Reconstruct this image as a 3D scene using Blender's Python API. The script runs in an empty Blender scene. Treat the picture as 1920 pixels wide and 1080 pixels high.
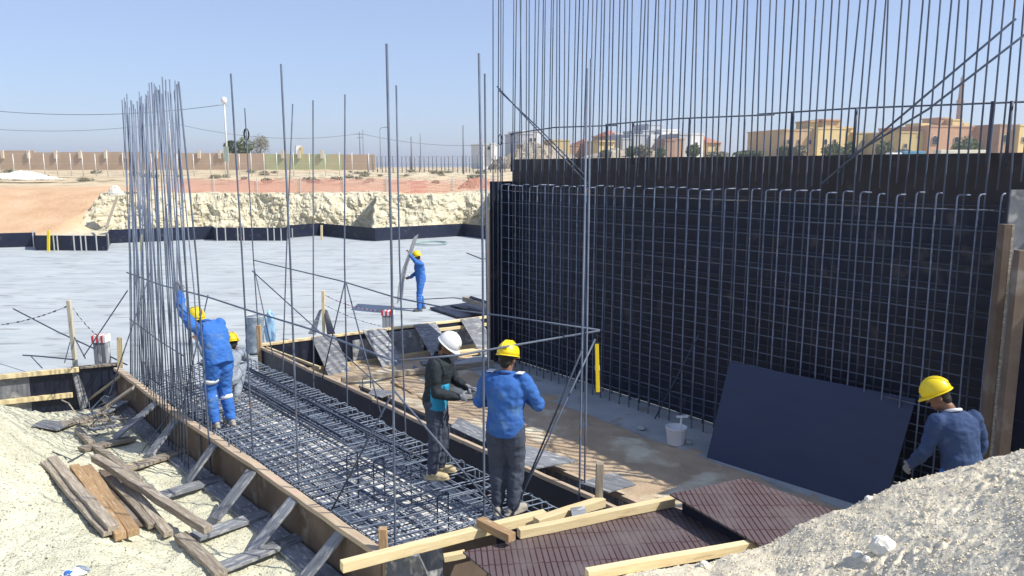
import bpy, bmesh, math, random
from mathutils import Vector as V, Matrix, noise
random.seed(7)
R = math.radians
sc = bpy.context.scene
# ---------------- camera, world, sun, exposure ----------------
FPX, CAMH, PITCH = 1450.0, 4.3, R(8.9)
cd = bpy.data.cameras.new('camera'); cam = bpy.data.objects.new('camera', cd)
sc.collection.objects.link(cam); sc.camera = cam
cd.sensor_width = 36; cd.lens = 36*FPX/1920; cd.clip_end = 6000; cd.clip_start = .05
cam.location = (0, 0, CAMH); cam.rotation_euler = (R(90)-PITCH, 0, 0)
SUN_EL, SUN_AZ = R(47), math.atan2(.963, -.27)          # azimuth from +Y towards +X
sd = bpy.data.lights.new('sun', 'SUN'); sun = bpy.data.objects.new('sun', sd); sc.collection.objects.link(sun)
sd.energy = 3.3; sd.angle = R(.55); sd.color = (1, .945, .84)
sdir = V((math.sin(SUN_AZ)*math.cos(SUN_EL), math.cos(SUN_AZ)*math.cos(SUN_EL), math.sin(SUN_EL)))
sun.rotation_euler = sdir.to_track_quat('Z', 'Y').to_euler(); sun.location = sdir*60
w = bpy.data.worlds.new('World'); sc.world = w; w.use_nodes = True
nt = w.node_tree; bg = nt.nodes['Background']; sk = nt.nodes.new('ShaderNodeTexSky')
sk.sky_type = 'NISHITA'; sk.sun_disc = False; sk.sun_elevation = SUN_EL; sk.sun_rotation = SUN_AZ
sk.altitude = 600; sk.air_density = 1.0; sk.dust_density = 1.0; sk.ozone_density = 4.0
ad = nt.nodes.new('ShaderNodeMix'); ad.data_type = 'RGBA'; ad.inputs['Factor'].default_value = .55; ad.inputs['B'].default_value = (2.35, 2.75, 4.15, 1)   # dust-pale desert sky
nt.links.new(sk.outputs[0], ad.inputs['A']); nt.links.new(ad.outputs['Result'], bg.inputs[0]); bg.inputs[1].default_value = .1
sc.view_settings.view_transform = 'Standard'; sc.view_settings.look = 'None'
sc.view_settings.exposure = .95; sc.view_settings.gamma = 1
sc.render.engine = 'CYCLES'

# ---------------- helpers ----------------
def ray(px, py):
    dx = (px-960)/FPX; dy = (540-py)/FPX
    return V((dx, math.cos(PITCH)+dy*math.sin(PITCH), -math.sin(PITCH)+dy*math.cos(PITCH)))
def P(px, py, z=0.0):
    v = ray(px, py); return V((0, 0, CAMH)) + v*((z-CAMH)/v.z)
def Q(px, py, y):
    v = ray(px, py); return V((0, 0, CAMH)) + v*(y/v.y)
WM = {}
def link(o, M, parent=None):
    sc.collection.objects.link(o); WM[o.name] = M
    if parent is not None:
        o.parent = parent; o.matrix_basis = WM[parent.name].inverted() @ M
    else: o.matrix_basis = M
    return o
def tag(o, label=None, cat=None, group=None, kind=None):
    if label: o['label'] = label
    if cat: o['category'] = cat
    if group: o['group'] = group
    if kind: o['kind'] = kind
    return o
def empty(name, loc, label=None, cat=None, group=None, rz=0):
    o = bpy.data.objects.new(name, None); o.empty_display_size = .2
    link(o, Matrix.Translation(V(loc)) @ Matrix.Rotation(rz, 4, 'Z')); return tag(o, label, cat, group)
class MB:
    def __init__(s): s.v = []; s.f = []
    def add(s, vs, fs):
        n = len(s.v); s.v += [V(a) for a in vs]; s.f += [[i+n for i in f] for f in fs]; return s
    def box(s, c, hx, hy, hz, M=None):
        vs = [V((x*hx, y*hy, z*hz)) for x in (-1, 1) for y in (-1, 1) for z in (-1, 1)]
        if M is not None: vs = [M @ a for a in vs]
        return s.add([a+V(c) for a in vs], [(0,1,3,2),(4,6,7,5),(0,4,5,1),(2,3,7,6),(0,2,6,4),(1,5,7,3)])
    def bx(s, x0, x1, y0, y1, z0, z1):
        return s.box(((x0+x1)/2, (y0+y1)/2, (z0+z1)/2), abs(x1-x0)/2, abs(y1-y0)/2, abs(z1-z0)/2)
    def beam(s, p0, p1, wd, h, up=(0, 0, 1)):
        p0 = V(p0); p1 = V(p1); x = (p1-p0).normalized(); up = V(up)
        y = up.cross(x)
        if y.length < 1e-4: y = V((1, 0, 0)).cross(x)
        y.normalize(); z = x.cross(y); M = Matrix((x, y, z)).transposed()
        return s.box((p0+p1)/2, (p1-p0).length/2, wd/2, h/2, M)
    def tube(s, pts, r, n=6, r2=None, cap=True):
        pts = [V(p) for p in pts]; m = len(pts); rs = r if isinstance(r, (list, tuple)) else [r]*m
        a = None; vs = []; fs = []
        for i, p in enumerate(pts):
            t = (pts[min(i+1, m-1)]-pts[max(i-1, 0)]).normalized()
            if a is None:
                a = t.orthogonal().normalized()
            else: a = (a - t*a.dot(t)).normalized()
            b = t.cross(a)
            for k in range(n):
                q = 2*math.pi*k/n; vs.append(p + (a*math.cos(q)+b*math.sin(q))*rs[i])
        for i in range(m-1):
            for k in range(n):
                fs.append((i*n+k, i*n+(k+1) % n, (i+1)*n+(k+1) % n, (i+1)*n+k))
        if cap: fs.append(tuple(reversed(range(n)))); fs.append(tuple((m-1)*n+k for k in range(n)))
        return s.add(vs, fs)
    def loft(s, secs, n=16):
        """secs: (centre, a, b) with a,b the two semi-axis vectors"""
        vs = []; fs = []
        for c, a, b in secs:
            for k in range(n):
                q = 2*math.pi*k/n; vs.append(V(c)+V(a)*math.cos(q)+V(b)*math.sin(q))
        m = len(secs)
        for i in range(m-1):
            for k in range(n): fs.append((i*n+k, i*n+(k+1) % n, (i+1)*n+(k+1) % n, (i+1)*n+k))
        fs.append(tuple(reversed(range(n)))); fs.append(tuple((m-1)*n+k for k in range(n)))
        return s.add(vs, fs)
    def ell(s, c, ax, ay, az, n=14, m=9):
        c = V(c); ax, ay, az = V(ax), V(ay), V(az); vs = [c-az]; fs = []
        for i in range(1, m):
            t = math.pi*i/m
            for k in range(n):
                q = 2*math.pi*k/n; vs.append(c - az*math.cos(t) + (ax*math.cos(q)+ay*math.sin(q))*math.sin(t))
        vs.append(c+az); L = len(vs)-1
        for k in range(n): fs.append((0, 1+(k+1) % n, 1+k)); fs.append((L, L-n+k, L-n+(k+1) % n))
        for i in range(m-2):
            for k in range(n): fs.append((1+i*n+k, 1+i*n+(k+1) % n, 1+(i+1)*n+(k+1) % n, 1+(i+1)*n+k))
        return s.add(vs, fs)
    def ball(s, c, r, n=12, m=8): return s.ell(c, (r,0,0), (0,r,0), (0,0,r), n, m)
    def build(s, name, mat, parent=None, smooth=False, M=None, bevel=0):
        """verts in world coords (or in the frame M if given)"""
        me = bpy.data.meshes.new(name)
        if M is None:
            xs = [a.x for a in s.v]; ys = [a.y for a in s.v]; zs = [a.z for a in s.v]
            org = V(((min(xs)+max(xs))/2, (min(ys)+max(ys))/2, min(zs))); M = Matrix.Translation(org)
            me.from_pydata([a-org for a in s.v], [], s.f)
        else: me.from_pydata(s.v, [], s.f)
        me.update()
        if smooth: me.polygons.foreach_set('use_smooth', [True]*len(me.polygons))
        if mat: me.materials.append(mat)
        o = bpy.data.objects.new(name, me); link(o, M, parent)
        if bevel:
            b = o.modifiers.new('bevel', 'BEVEL'); b.width = bevel; b.segments = 2; b.limit_method = 'ANGLE'
        return o
def frame(p, x, z):
    x = V(x).normalized(); z = V(z); y = z.cross(x).normalized(); z = x.cross(y)
    M = Matrix((x, y, z)).transposed().to_4x4(); M.translation = V(p); return M
def timber(name, p0, p1, wd, h, mat, parent=None, label=None, cat=None, group=None, up=(0,0,1), bevel=.004, rough=.003):
    """a sawn board with its own axes (x along the grain), ends a little uneven"""
    p0 = V(p0); p1 = V(p1); L = (p1-p0).length; up = V(up)
    if abs((p1-p0).normalized().dot(up)) > .98: up = V((0, -1, 0))
    M = frame(p0, p1-p0, up); n = max(2, int(L/.35)); m = MB(); vs = []; fs = []
    for i in range(n+1):
        x = L*i/n; jy = random.uniform(-rough, rough); jz = random.uniform(-rough, rough)
        for a, b in ((-1,-1),(1,-1),(1,1),(-1,1)): vs.append((x, a*wd/2+jy, b*h/2+jz))
    for i in range(n):
        for k in range(4): fs.append((i*4+k, i*4+(k+1) % 4, (i+1)*4+(k+1) % 4, (i+1)*4+k))
    fs.append((3,2,1,0)); fs.append((n*4, n*4+1, n*4+2, n*4+3)); m.add(vs, fs)
    o = m.build(name, mat, parent, M=M, bevel=bevel); return tag(o, label, cat, group)
def plate(name, c, th, mat, parent=None, label=None, cat=None, group=None, bevel=0, wob=0):
    """a sheet from four corners (c[0] to c[1] is its x axis), thickness th below the given face"""
    c = [V(a) for a in c]; nz = (c[1]-c[0]).cross(c[3]-c[0]).normalized()
    M = frame(c[0], c[1]-c[0], nz); I = M.inverted(); nn = 7; m = MB(); vs = []; fs = []
    for lay in (0, 1):
        for i in range(nn):
            for j in range(nn):
                s, t = i/(nn-1), j/(nn-1)
                p = c[0]*(1-s)*(1-t)+c[1]*s*(1-t)+c[2]*s*t+c[3]*(1-s)*t
                q = I @ p; q.z += wob*math.sin(3.1*s)*math.sin(2.6*t) - lay*th; vs.append(q)
    N = nn*nn
    for i in range(nn-1):
        for j in range(nn-1):
            a = i*nn+j; fs.append((a, a+nn, a+nn+1, a+1)); fs.append((N+a, N+a+1, N+a+nn+1, N+a+nn))
    for i in range(nn-1):
        for a, b in ((i*nn, (i+1)*nn), ((i+1)*nn+nn-1, i*nn+nn-1), (i+1, i), ((nn-1)*nn+i, (nn-1)*nn+i+1)):
            fs.append((a, b) [::-1] + (N+a, N+b))
    m.add(vs, fs); o = m.build(name, mat, parent, M=M)
    return tag(o, label, cat, group)

# ---------------- materials ----------------
def mat(name, c1, c2, scale=4, rough=.8, bump=.3, bscale=60, metal=0, stretch=(1,1,1), c3=None, s3=30, t3=.62, rnd=0, dist=.01, detail=8, spec=.3):
    m = bpy.data.materials.new(name); m.use_nodes = True; t = m.node_tree; N = t.nodes.new; Lk = t.links.new
    b = t.nodes['Principled BSDF']; b.inputs['Roughness'].default_value = rough; b.inputs['Metallic'].default_value = metal
    b.inputs['Specular IOR Level'].default_value = spec
    tc = N('ShaderNodeTexCoord'); mp = N('ShaderNodeMapping'); mp.inputs['Scale'].default_value = stretch
    Lk(tc.outputs['Object'], mp.inputs[0])
    if rnd:
        oi = N('ShaderNodeObjectInfo'); ad = N('ShaderNodeVectorMath'); ad.operation = 'SCALE'
        ad.inputs[0].default_value = (37, 51, 23); Lk(oi.outputs['Random'], ad.inputs['Scale']); Lk(ad.outputs[0], mp.inputs['Location'])
    n1 = N('ShaderNodeTexNoise'); n1.inputs['Scale'].default_value = scale; n1.inputs['Detail'].default_value = detail; n1.inputs['Roughness'].default_value = .62
    Lk(mp.outputs[0], n1.inputs[0])
    rp = N('ShaderNodeValToRGB'); rp.color_ramp.elements[0].position = .34; rp.color_ramp.elements[1].position = .66
    rp.color_ramp.elements[0].color = (*c1, 1); rp.color_ramp.elements[1].color = (*c2, 1); Lk(n1.outputs[0], rp.inputs[0])
    col = rp.outputs[0]
    if c3:
        n3 = N('ShaderNodeTexNoise'); n3.inputs['Scale'].default_value = s3; n3.inputs['Detail'].default_value = 5; Lk(mp.outputs[0], n3.inputs[0])
        r3 = N('ShaderNodeValToRGB'); r3.color_ramp.elements[0].position = t3-.05; r3.color_ramp.elements[1].position = t3+.06
        r3.color_ramp.elements[0].color = (0,0,0,1); r3.color_ramp.elements[1].color = (1,1,1,1); Lk(n3.outputs[0], r3.inputs[0])
        mx = N('ShaderNodeMix'); mx.data_type = 'RGBA'; mx.inputs['B'].default_value = (*c3, 1)
        Lk(r3.outputs[0], mx.inputs['Factor']); Lk(col, mx.inputs['A']); col = mx.outputs['Result']
    if rnd:
        hs = N('ShaderNodeHueSaturation'); mr = N('ShaderNodeMapRange'); mr.inputs['To Min'].default_value = 1-rnd; mr.inputs['To Max'].default_value = 1+rnd
        Lk(oi.outputs['Random'], mr.inputs[0]); Lk(mr.outputs[0], hs.inputs['Value']); Lk(col, hs.inputs['Color']); col = hs.outputs[0]
    Lk(col, b.inputs['Base Color'])
    if bump:
        n2 = N('ShaderNodeTexNoise'); n2.inputs['Scale'].default_value = bscale; n2.inputs['Detail'].default_value = 6; Lk(mp.outputs[0], n2.inputs[0])
        bp = N('ShaderNodeBump'); bp.inputs['Strength'].default_value = bump; bp.inputs['Distance'].default_value = dist
        Lk(n2.outputs[0], bp.inputs['Height']); Lk(bp.outputs[0], b.inputs['Normal'])
    return m
STEEL = mat('rebar steel', (.06,.08,.125), (.115,.145,.2), 3, .7, .35, 90, .1, c3=(.2,.13,.09), s3=9, t3=.66, rnd=.15, spec=.5)
STEELM = mat('worn grey steel', (.085,.11,.17), (.16,.2,.28), 3, .5, .35, 90, .15, c3=(.15,.11,.09), s3=9, t3=.68, rnd=.15, spec=.5)  # paler rebar steel; haze on the starter row put into its colour
STEELT = mat('dusty mat steel', (.09,.12,.17), (.19,.23,.3), 3, .55, .35, 90, .05, c3=(.24,.18,.14), s3=9, t3=.68, rnd=.2, spec=.4)  # lighter copy of the rebar steel; sunlight on the mat put into the colour
STEELC = mat('blue grey steel', (.12,.155,.24), (.2,.245,.34), 5, .6, .35, 90, .05, c3=(.3,.32,.36), s3=12, t3=.64, rnd=.2, spec=.4)
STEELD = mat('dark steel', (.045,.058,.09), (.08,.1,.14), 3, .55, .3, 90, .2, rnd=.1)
WOOD = mat('fresh pine', (.62,.49,.27), (.74,.62,.38), 3, .75, .3, 30, stretch=(1,9,9), c3=(.36,.25,.13), s3=2.2, t3=.68, rnd=.12)
WOODO = mat('weathered timber', (.2,.165,.13), (.38,.33,.26), 4, .85, .5, 30, stretch=(1,10,10), c3=(.45,.42,.36), s3=5, t3=.6, rnd=.22)
WOODB = mat('brown timber', (.3,.19,.1), (.46,.31,.17), 4, .8, .4, 30, stretch=(1,10,10), c3=(.5,.42,.3), s3=5, t3=.62, rnd=.15)
WOODE = mat('form edge timber', (.4,.31,.22), (.53,.43,.31), 3, .85, .4, 30, stretch=(1,6,6), c3=(.52,.32,.28), s3=3, t3=.66)
PLYD = mat('dark film faced plywood', (.008,.012,.03), (.015,.02,.04), 2, .45, .15, 12, c3=(.06,.056,.065), s3=3, t3=.66, rnd=.15)  # board is dark brown; blue skylight in the shade put into its colour
PLYT = mat('brown black plywood', (.026,.022,.027), (.04,.034,.04), 2, .5, .15, 12, c3=(.07,.062,.07), s3=3, t3=.66)
PLYO = mat('raw brown plywood', (.11,.082,.062), (.17,.13,.1), 3, .8, .25, 20, stretch=(1,1,1), c3=(.24,.21,.18), s3=2.5, t3=.62, rnd=.12)
PLYG = mat('dusty grey plywood', (.13,.14,.16), (.25,.265,.29), 4, .8, .3, 30, stretch=(1,4,1), c3=(.42,.42,.41), s3=7, t3=.6, rnd=.2)
PLYN = mat('navy plywood', (.03,.043,.088), (.038,.052,.1), 1.4, .6, .05, 20, stretch=(.6,3,1), c3=(.034,.046,.085), s3=2.5, t3=.6)
GRAV = mat('pale crushed limestone', (.52,.51,.385), (.67,.66,.51), 2.2, .95, 1.0, 45, c3=(.22,.21,.16), s3=30, t3=.615, dist=.025, detail=12)
GRAVR = mat('grey limestone gravel', (.61,.545,.41), (.75,.685,.53), 2.6, .95, .55, 60, c3=(.36,.33,.27), s3=26, t3=.64, dist=.015, detail=12)
CONC = mat('blinding concrete', (.33,.365,.385), (.44,.475,.485), .5, .85, .25, 9, stretch=(.7,2.8,1), c3=(.24,.255,.255), s3=1.3, t3=.61, detail=10)
CONCF = mat('pale fresh blinding', (.62,.62,.6), (.78,.78,.75), 2.5, .85, .3, 25, c3=(.42,.42,.4), s3=3, t3=.64)  # lighter copy of the blinding concrete; sun under the mat put into the colour
CONC2 = mat('blinding concrete strip', (.3,.33,.34), (.42,.44,.44), 1.5, .85, .3, 25, c3=(.25,.22,.18), s3=2, t3=.66)
SAND = mat('orange sand', (.36,.27,.18), (.49,.385,.27), 1.1, .95, .6, 22, c3=(.66,.6,.45), s3=1.3, t3=.6, dist=.02)
STONE = mat('white limestone', (.66,.64,.56), (.78,.76,.68), 6, .95, .6, 30, dist=.02)
BRICKW = mat('tan block wall', (.42,.31,.22), (.5,.38,.27), .15, .9, .2, 3)
PINK = mat('pink plastic mesh', (.72,.34,.27), (.8,.44,.36), .3, .6, 0)
POST = mat('galvanised post', (.55,.55,.52), (.65,.65,.62), 1, .5, 0, metal=.2)
GREYP = mat('dark pole', (.14,.15,.17), (.2,.21,.23), 1, .6, 0)
LEAF = mat('dusty leaves', (.08,.11,.045), (.17,.2,.09), 2.5, .7, 0, rnd=.2)
LEAF2 = mat('grey dry leaves', (.2,.19,.13), (.3,.28,.2), 2.5, .8, 0)
BARK = mat('bark', (.12,.09,.06), (.2,.15,.1), 5, .9, .4, 20, stretch=(3,3,1))
def flat(name, c, rough=.85, **k): return mat(name, tuple(x*.93 for x in c), tuple(min(1, x*1.06) for x in c), k.pop('scale', 1.2), rough, k.pop('bump', .1), k.pop('bscale', 15), **k)
SKIN = flat('brown skin', (.2,.105,.065), .5, scale=12); HAIR = flat('black hair', (.015,.012,.01), .6, scale=40, bump=.5, bscale=120)
BLUE = mat('royal blue cotton', (.028,.1,.33), (.042,.14,.42), 4, .85, .35, 22, dist=.02, c3=(.07,.16,.36), s3=5, t3=.6)
BLUE2 = mat('bright blue coverall', (.03,.125,.42), (.045,.165,.52), 4, .85, .35, 22, dist=.02, c3=(.09,.19,.42), s3=5, t3=.6)
NAVY = mat('dusty navy jacket', (.022,.045,.115), (.034,.065,.155), 5, .85, .35, 22, dist=.02, c3=(.06,.09,.16), s3=6, t3=.68)
BLACKC = mat('black green jacket', (.012,.018,.024), (.022,.03,.036), 5, .8, .3, 22, dist=.02)
TROU = mat('dark slate trousers', (.045,.055,.085), (.07,.082,.115), 5, .85, .35, 22, dist=.02)
GREYC = mat('grey work shirt', (.2,.24,.3), (.3,.34,.4), 5, .85, .3, 22, dist=.02)
TURQ = mat('turquoise panel', (.02,.24,.42), (.03,.3,.5), 5, .8, .2, 22)
YEL = flat('yellow helmet plastic', (.8,.6,.01), .38, bump=.02, spec=.5); WHI = flat('white helmet plastic', (.82,.82,.82), .35, bump=.02, spec=.5)
REFL = flat('silver reflective tape', (.72,.74,.76), .4); GLOVE = flat('grey work glove', (.2,.21,.23), .9)
BOOT = flat('dark boot', (.1,.1,.1), .8); BOOTS = flat('beige suede boot', (.48,.4,.24), .85); BOOTG = flat('dusty grey boot', (.33,.31,.27), .85)
REDT = flat('red tape', (.6,.05,.06), .6); WHT = flat('white plastic', (.74,.75,.76), .5); BLK = flat('black plastic', (.02,.02,.022), .6)

# patterned brown anti-slip sheet: dark red grooves laid like long bricks
GROT = -152
def grooved():
    m = bpy.data.materials.new('brown sheet with red grooves'); m.use_nodes = True; t = m.node_tree; N = t.nodes.new; Lk = t.links.new
    b = t.nodes['Principled BSDF']; b.inputs['Roughness'].default_value = .55
    tc = N('ShaderNodeTexCoord'); mp = N('ShaderNodeMapping'); mp.inputs['Rotation'].default_value = (0, 0, R(GROT)); Lk(tc.outputs['Object'], mp.inputs[0])
    br = N('ShaderNodeTexBrick'); br.inputs['Scale'].default_value = 1; br.inputs['Brick Width'].default_value = .26; br.inputs['Row Height'].default_value = .055
    br.inputs['Mortar Size'].default_value = .0075; br.inputs['Mortar Smooth'].default_value = .3; br.offset = .04
    br.inputs['Color1'].default_value = (.095,.072,.076,1); br.inputs['Color2'].default_value = (.11,.085,.088,1); br.inputs['Mortar'].default_value = (.035,.006,.008,1)
    Lk(mp.outputs[0], br.inputs[0])
    n = N('ShaderNodeTexNoise'); n.inputs['Scale'].default_value = 2.2; n.inputs['Detail'].default_value = 9; Lk(tc.outputs['Object'], n.inputs[0])
    r = N('ShaderNodeValToRGB'); r.color_ramp.elements[0].position = .45; r.color_ramp.elements[1].position = .72; r.color_ramp.elements[0].color = (0,0,0,1); r.color_ramp.elements[1].color = (.75,.75,.75,1)
    Lk(n.outputs[0], r.inputs[0]); mx = N('ShaderNodeMix'); mx.data_type = 'RGBA'; mx.inputs['B'].default_value = (.15,.13,.13,1)
    Lk(r.outputs[0], mx.inputs['Factor']); Lk(br.outputs['Color'], mx.inputs['A']); Lk(mx.outputs['Result'], b.inputs['Base Color'])
    bp = N('ShaderNodeBump'); bp.inputs['Strength'].default_value = .5; bp.inputs['Distance'].default_value = .004; bp.invert = True
    Lk(br.outputs['Fac'], bp.inputs['Height']); Lk(bp.outputs[0], b.inputs['Normal']); return m
GROOVE = grooved()
# terrain: cut face pale, plateau sandy, disturbed earth orange (patches fixed to the ground)
def earth():
    m = bpy.data.materials.new('desert earth'); m.use_nodes = True; t = m.node_tree; N = t.nodes.new; Lk = t.links.new
    b = t.nodes['Principled BSDF']; b.inputs['Roughness'].default_value = .97; b.inputs['Specular IOR Level'].default_value = .1
    at = N('ShaderNodeVertexColor'); at.layer_name = 'soil'; sp = N('ShaderNodeSeparateColor'); Lk(at.outputs[0], sp.inputs[0])
    ge = N('ShaderNodeNewGeometry')
    def nz(s, d=8):
        n = N('ShaderNodeTexNoise'); n.inputs['Scale'].default_value = s; n.inputs['Detail'].default_value = d; n.inputs['Roughness'].default_value = .65; Lk(ge.outputs['Position'], n.inputs[0]); return n.outputs[0]
    def ramp(i, c1, c2, a=.35, e=.65):
        r = N('ShaderNodeValToRGB'); r.color_ramp.elements[0].position = a; r.color_ramp.elements[1].position = e
        r.color_ramp.elements[0].color = (*c1, 1); r.color_ramp.elements[1].color = (*c2, 1); Lk(i, r.inputs[0]); return r.outputs[0]
    def mixc(f, a, bb):
        x = N('ShaderNodeMix'); x.data_type = 'RGBA'; Lk(f, x.inputs['Factor']); Lk(a, x.inputs['A']); Lk(bb, x.inputs['B']); return x.outputs['Result']
    pale = ramp(nz(1.6), (.48,.435,.32), (.64,.6,.455)); orange = ramp(nz(.35), (.5,.32,.19), (.6,.42,.27)); sand = ramp(nz(.12), (.5,.4,.26), (.58,.49,.34))
    scrub = ramp(nz(1.1), (.16,.13,.08), (.3,.25,.16)); sm = ramp(nz(.3, 12), (0,0,0), (1,1,1), .52, .6)
    c = mixc(sp.outputs['Red'], sand, pale); c = mixc(sp.outputs['Green'], c, orange)
    mm = N('ShaderNodeMath'); mm.operation = 'MULTIPLY'; Lk(sm, mm.inputs[0]); Lk(sp.outputs['Blue'], mm.inputs[1])
    c = mixc(mm.outputs[0], c, scrub); Lk(c, b.inputs['Base Color'])
    bp = N('ShaderNodeBump'); bp.inputs['Strength'].default_value = 1; bp.inputs['Distance'].default_value = .1; Lk(nz(3, 12), bp.inputs['Height']); Lk(bp.outputs[0], b.inputs['Normal'])
    return m
EARTH = earth()

def sm(a, b, x): t = max(0, min(1, (x-a)/(b-a))); return t*t*(3-2*t)
def fb(x, y, z=0, o=4): return noise.fractal(V((x, y, z)), 1.0, 2.0, o)

# ---------------- terrain ----------------
def bank_y(x):
    k = ((-60,46),(-34,50.2),(-31,50.6),(-29,53.0),(-27.8,53.6),(-24.9,53.6),(-24.6,48.0),(-20,50.4),(-12,51.0),(-11.2,51.4),(-9.0,51.2),(-8.5,46.6),(-5,48.2),(-3.2,51.0),(-1.5,51.0),(-1.1,46.6),(0.5,47.0),(6,48.2),(40,48),(80,40))
    for (a, p), (b, q) in zip(k, k[1:]):
        if a <= x <= b: return p+(q-p)*(x-a)/(b-a)
    return 46
def terr(x, y):
    n = fb(x*.8, y*.8, 3)*.6 + fb(x*3.1, y*3.1, 8, 3)*.5 + (noise.cell(V((x*1.6, 3, 0)))-.5)*.5
    by = bank_y(x)+1.3+.2*n
    z0 = 2.5 + .16*fb(x*.25, y*.25, 5)
    rise = sm(56, 150, y)*(1.35 + 2.2*sm(-.03, .12, x/max(y, 1)))
    z0 += rise
    w_ = 1.0
    ramp_w = sm(-28.3, -30.2, x)                      # haul ramp at the left comes down gently
    lo = by - w_*0; t = sm(lo, lo+w_, y)
    tr = max(0, min(1, (y-49.3)/11.5)); tr = tr*(1.15-.15*tr)
    z = z0*(t*(1-ramp_w) + min(1, tr)*ramp_w)
    if z > .1 and ramp_w < .5: z += .08*fb(x*1.3, y*1.3, 1)*(t > .9)
    z += -.02
    z = min(z, 99)
    # left and right sides of the pit, outside the picture
    z = max(z, 2.5*sm(-52, -56, x), 2.5*sm(30, 33, x) if y < 60 else 0)
    return z
def ground():
    xs = [-900,-500,-300,-200,-140,-100,-80,-65,-58,-52,-46,-42]
    x = -38
    while x < 3: xs.append(x); x += .15
    xs += [3+1.5*i for i in range(28)]+[50,60,75,95,120,150,200,300,500,900]
    ys = [-60,-30,-8,-2,4,12,20,30,38,43,45]; y = 46.0
    while y < 62: ys.append(y); y += .16
    ys += [62+1.2*i for i in range(18)]+[86,92,100,110,120,135,150,165,180,200,230,280,400,700,1400,2600]
    vs = []; col = []
    for y in ys:
        for x in xs:
            z = terr(x, y) if y > 12 else -.02
            vs.append((x, y, z))
            by = bank_y(x)
            rw = sm(-28.3, -30.2, x)
            red = max(1-sm(by+3.5, by+5.5, y), .55*sm(.52, .7, .5+fb(x*.06, y*.06, 2)))*(1-rw)
            gr = rw*sm(47.5, 51, y + 1.2*fb(x*.4, y*.4))*(1-sm(66, 74, y)) + (1-rw)*.75*sm(by+4, by+8, y+3*fb(x*.1, y*.3, 9))*(1-sm(74, 88, y))
            col.append((red, min(1, gr), sm(66, 80, y), 1))
    nx = len(xs); fs = [(j*nx+i, j*nx+i+1, (j+1)*nx+i+1, (j+1)*nx+i) for j in range(len(ys)-1) for i in range(nx-1)]
    me = bpy.data.meshes.new('ground'); me.from_pydata(vs, [], fs)
    ca = me.color_attributes.new('soil', 'FLOAT_COLOR', 'POINT'); ca.data.foreach_set('color', [c for q in col for c in q])
    me.polygons.foreach_set('use_smooth', [True]*len(fs)); me.materials.append(EARTH)
    o = bpy.data.objects.new('ground', me); link(o, Matrix.Identity(4)); tag(o, kind='structure')
ground()
def bank_face():
    vs = []; col = []; xs = [-30.2+.08*i for i in range(475)]; hs = [k/34 for k in range(35)]+[1.06, 1.15, 1.3]
    for x in xs:
        fade = sm(-30.2, -28.6, x)
        for h in hs:
            hh = min(h, 1.0); z = hh*2.56*fade
            d = .75*noise.noise(V((x*.4, z*.35, 1)))+.2*(1-2*abs(noise.noise(V((x*1.1, z*1.2, 4)))))+.08*(1-3*abs(noise.noise(V((x*2.7+z, z*2.4, 9)))))+.055*(1-3*abs(noise.noise(V((x*6.3-z, z*5, 2)))))+.06*noise.noise(V((x*15, z*15, 2)))
            d += .05*(noise.cell(V((x*1.15+z*.4, z*1.1, 3)))-.5)+.05*(noise.cell(V((x*2.9-z, z*2.6, 5)))-.5)
            y = bank_y(x)+.1+hh**1.4*1.15+d*(1 if h <= 1 else .6)+max(0, h-1)*5
            if h > 1: z = 2.56*fade+.05*fb(x*2, y*2)-.1*(h > 1.2)
            else: z += .12*noise.noise(V((x*2.1, h*5, 7)))*hh
            vs.append((x+.15*noise.noise(V((x*2, z*2, 20))), y, z)); col.append((1, 0, 0, 1) if h < 1.1 else (.8, .3, 0, 1))
    n = len(hs); fs = [(i*n+j, (i+1)*n+j, (i+1)*n+j+1, i*n+j+1) for i in range(len(xs)-1) for j in range(n-1)]
    me = bpy.data.meshes.new('excavation_bank'); me.from_pydata(vs, [], fs)
    ca = me.color_attributes.new('soil', 'FLOAT_COLOR', 'POINT'); ca.data.foreach_set('color', [c for q in col for c in q]); me.materials.append(EARTH)
    tag(link(bpy.data.objects.new('excavation_bank', me), Matrix.Identity(4)), kind='structure')
bank_face()
def gz(x, y): return terr(x, y)
def sheet(name, poly, z, m, kind='structure', th=0):
    me = bpy.data.meshes.new(name); me.from_pydata([(p[0], p[1], z) for p in poly], [], [tuple(range(len(poly)))])
    me.materials.append(m); o = bpy.data.objects.new(name, me); link(o, Matrix.Identity(4)); return tag(o, kind=kind)
FE = [(0,465),(67,463),(68,470),(200,471),(207,457),(400,449),(403,452),(537,452),(540,447),(600,442),(703,453),(867,443),(923,450)]
edge = [P(a, b, 0) for a, b in FE]; edge = [V((-36,41.2,0))]+edge+[V((8,43,0))]
sheet('concrete_slab', [(-36, 9), (10, 5.8), (12, 43)]+[(e.x, e.y) for e in reversed(edge)], .02, CONC)

# footing quad (formwork top edge) : A far left, B near left, C near right, D far right
A, B, C_, D = V((-6.67,12.96,0)), V((-1.21,6.69,0)), V((.89,7.92,0)), V((-5.03,15.06,0))
TOP = .78
def bil(s, t, z=0): p = (A*(1-s)+B*s)*(1-t)+(D*(1-s)+C_*s)*t; return V((p.x, p.y, z))
eL = (B-A).normalized(); nL = V((-.754, -.657, 0))
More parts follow.
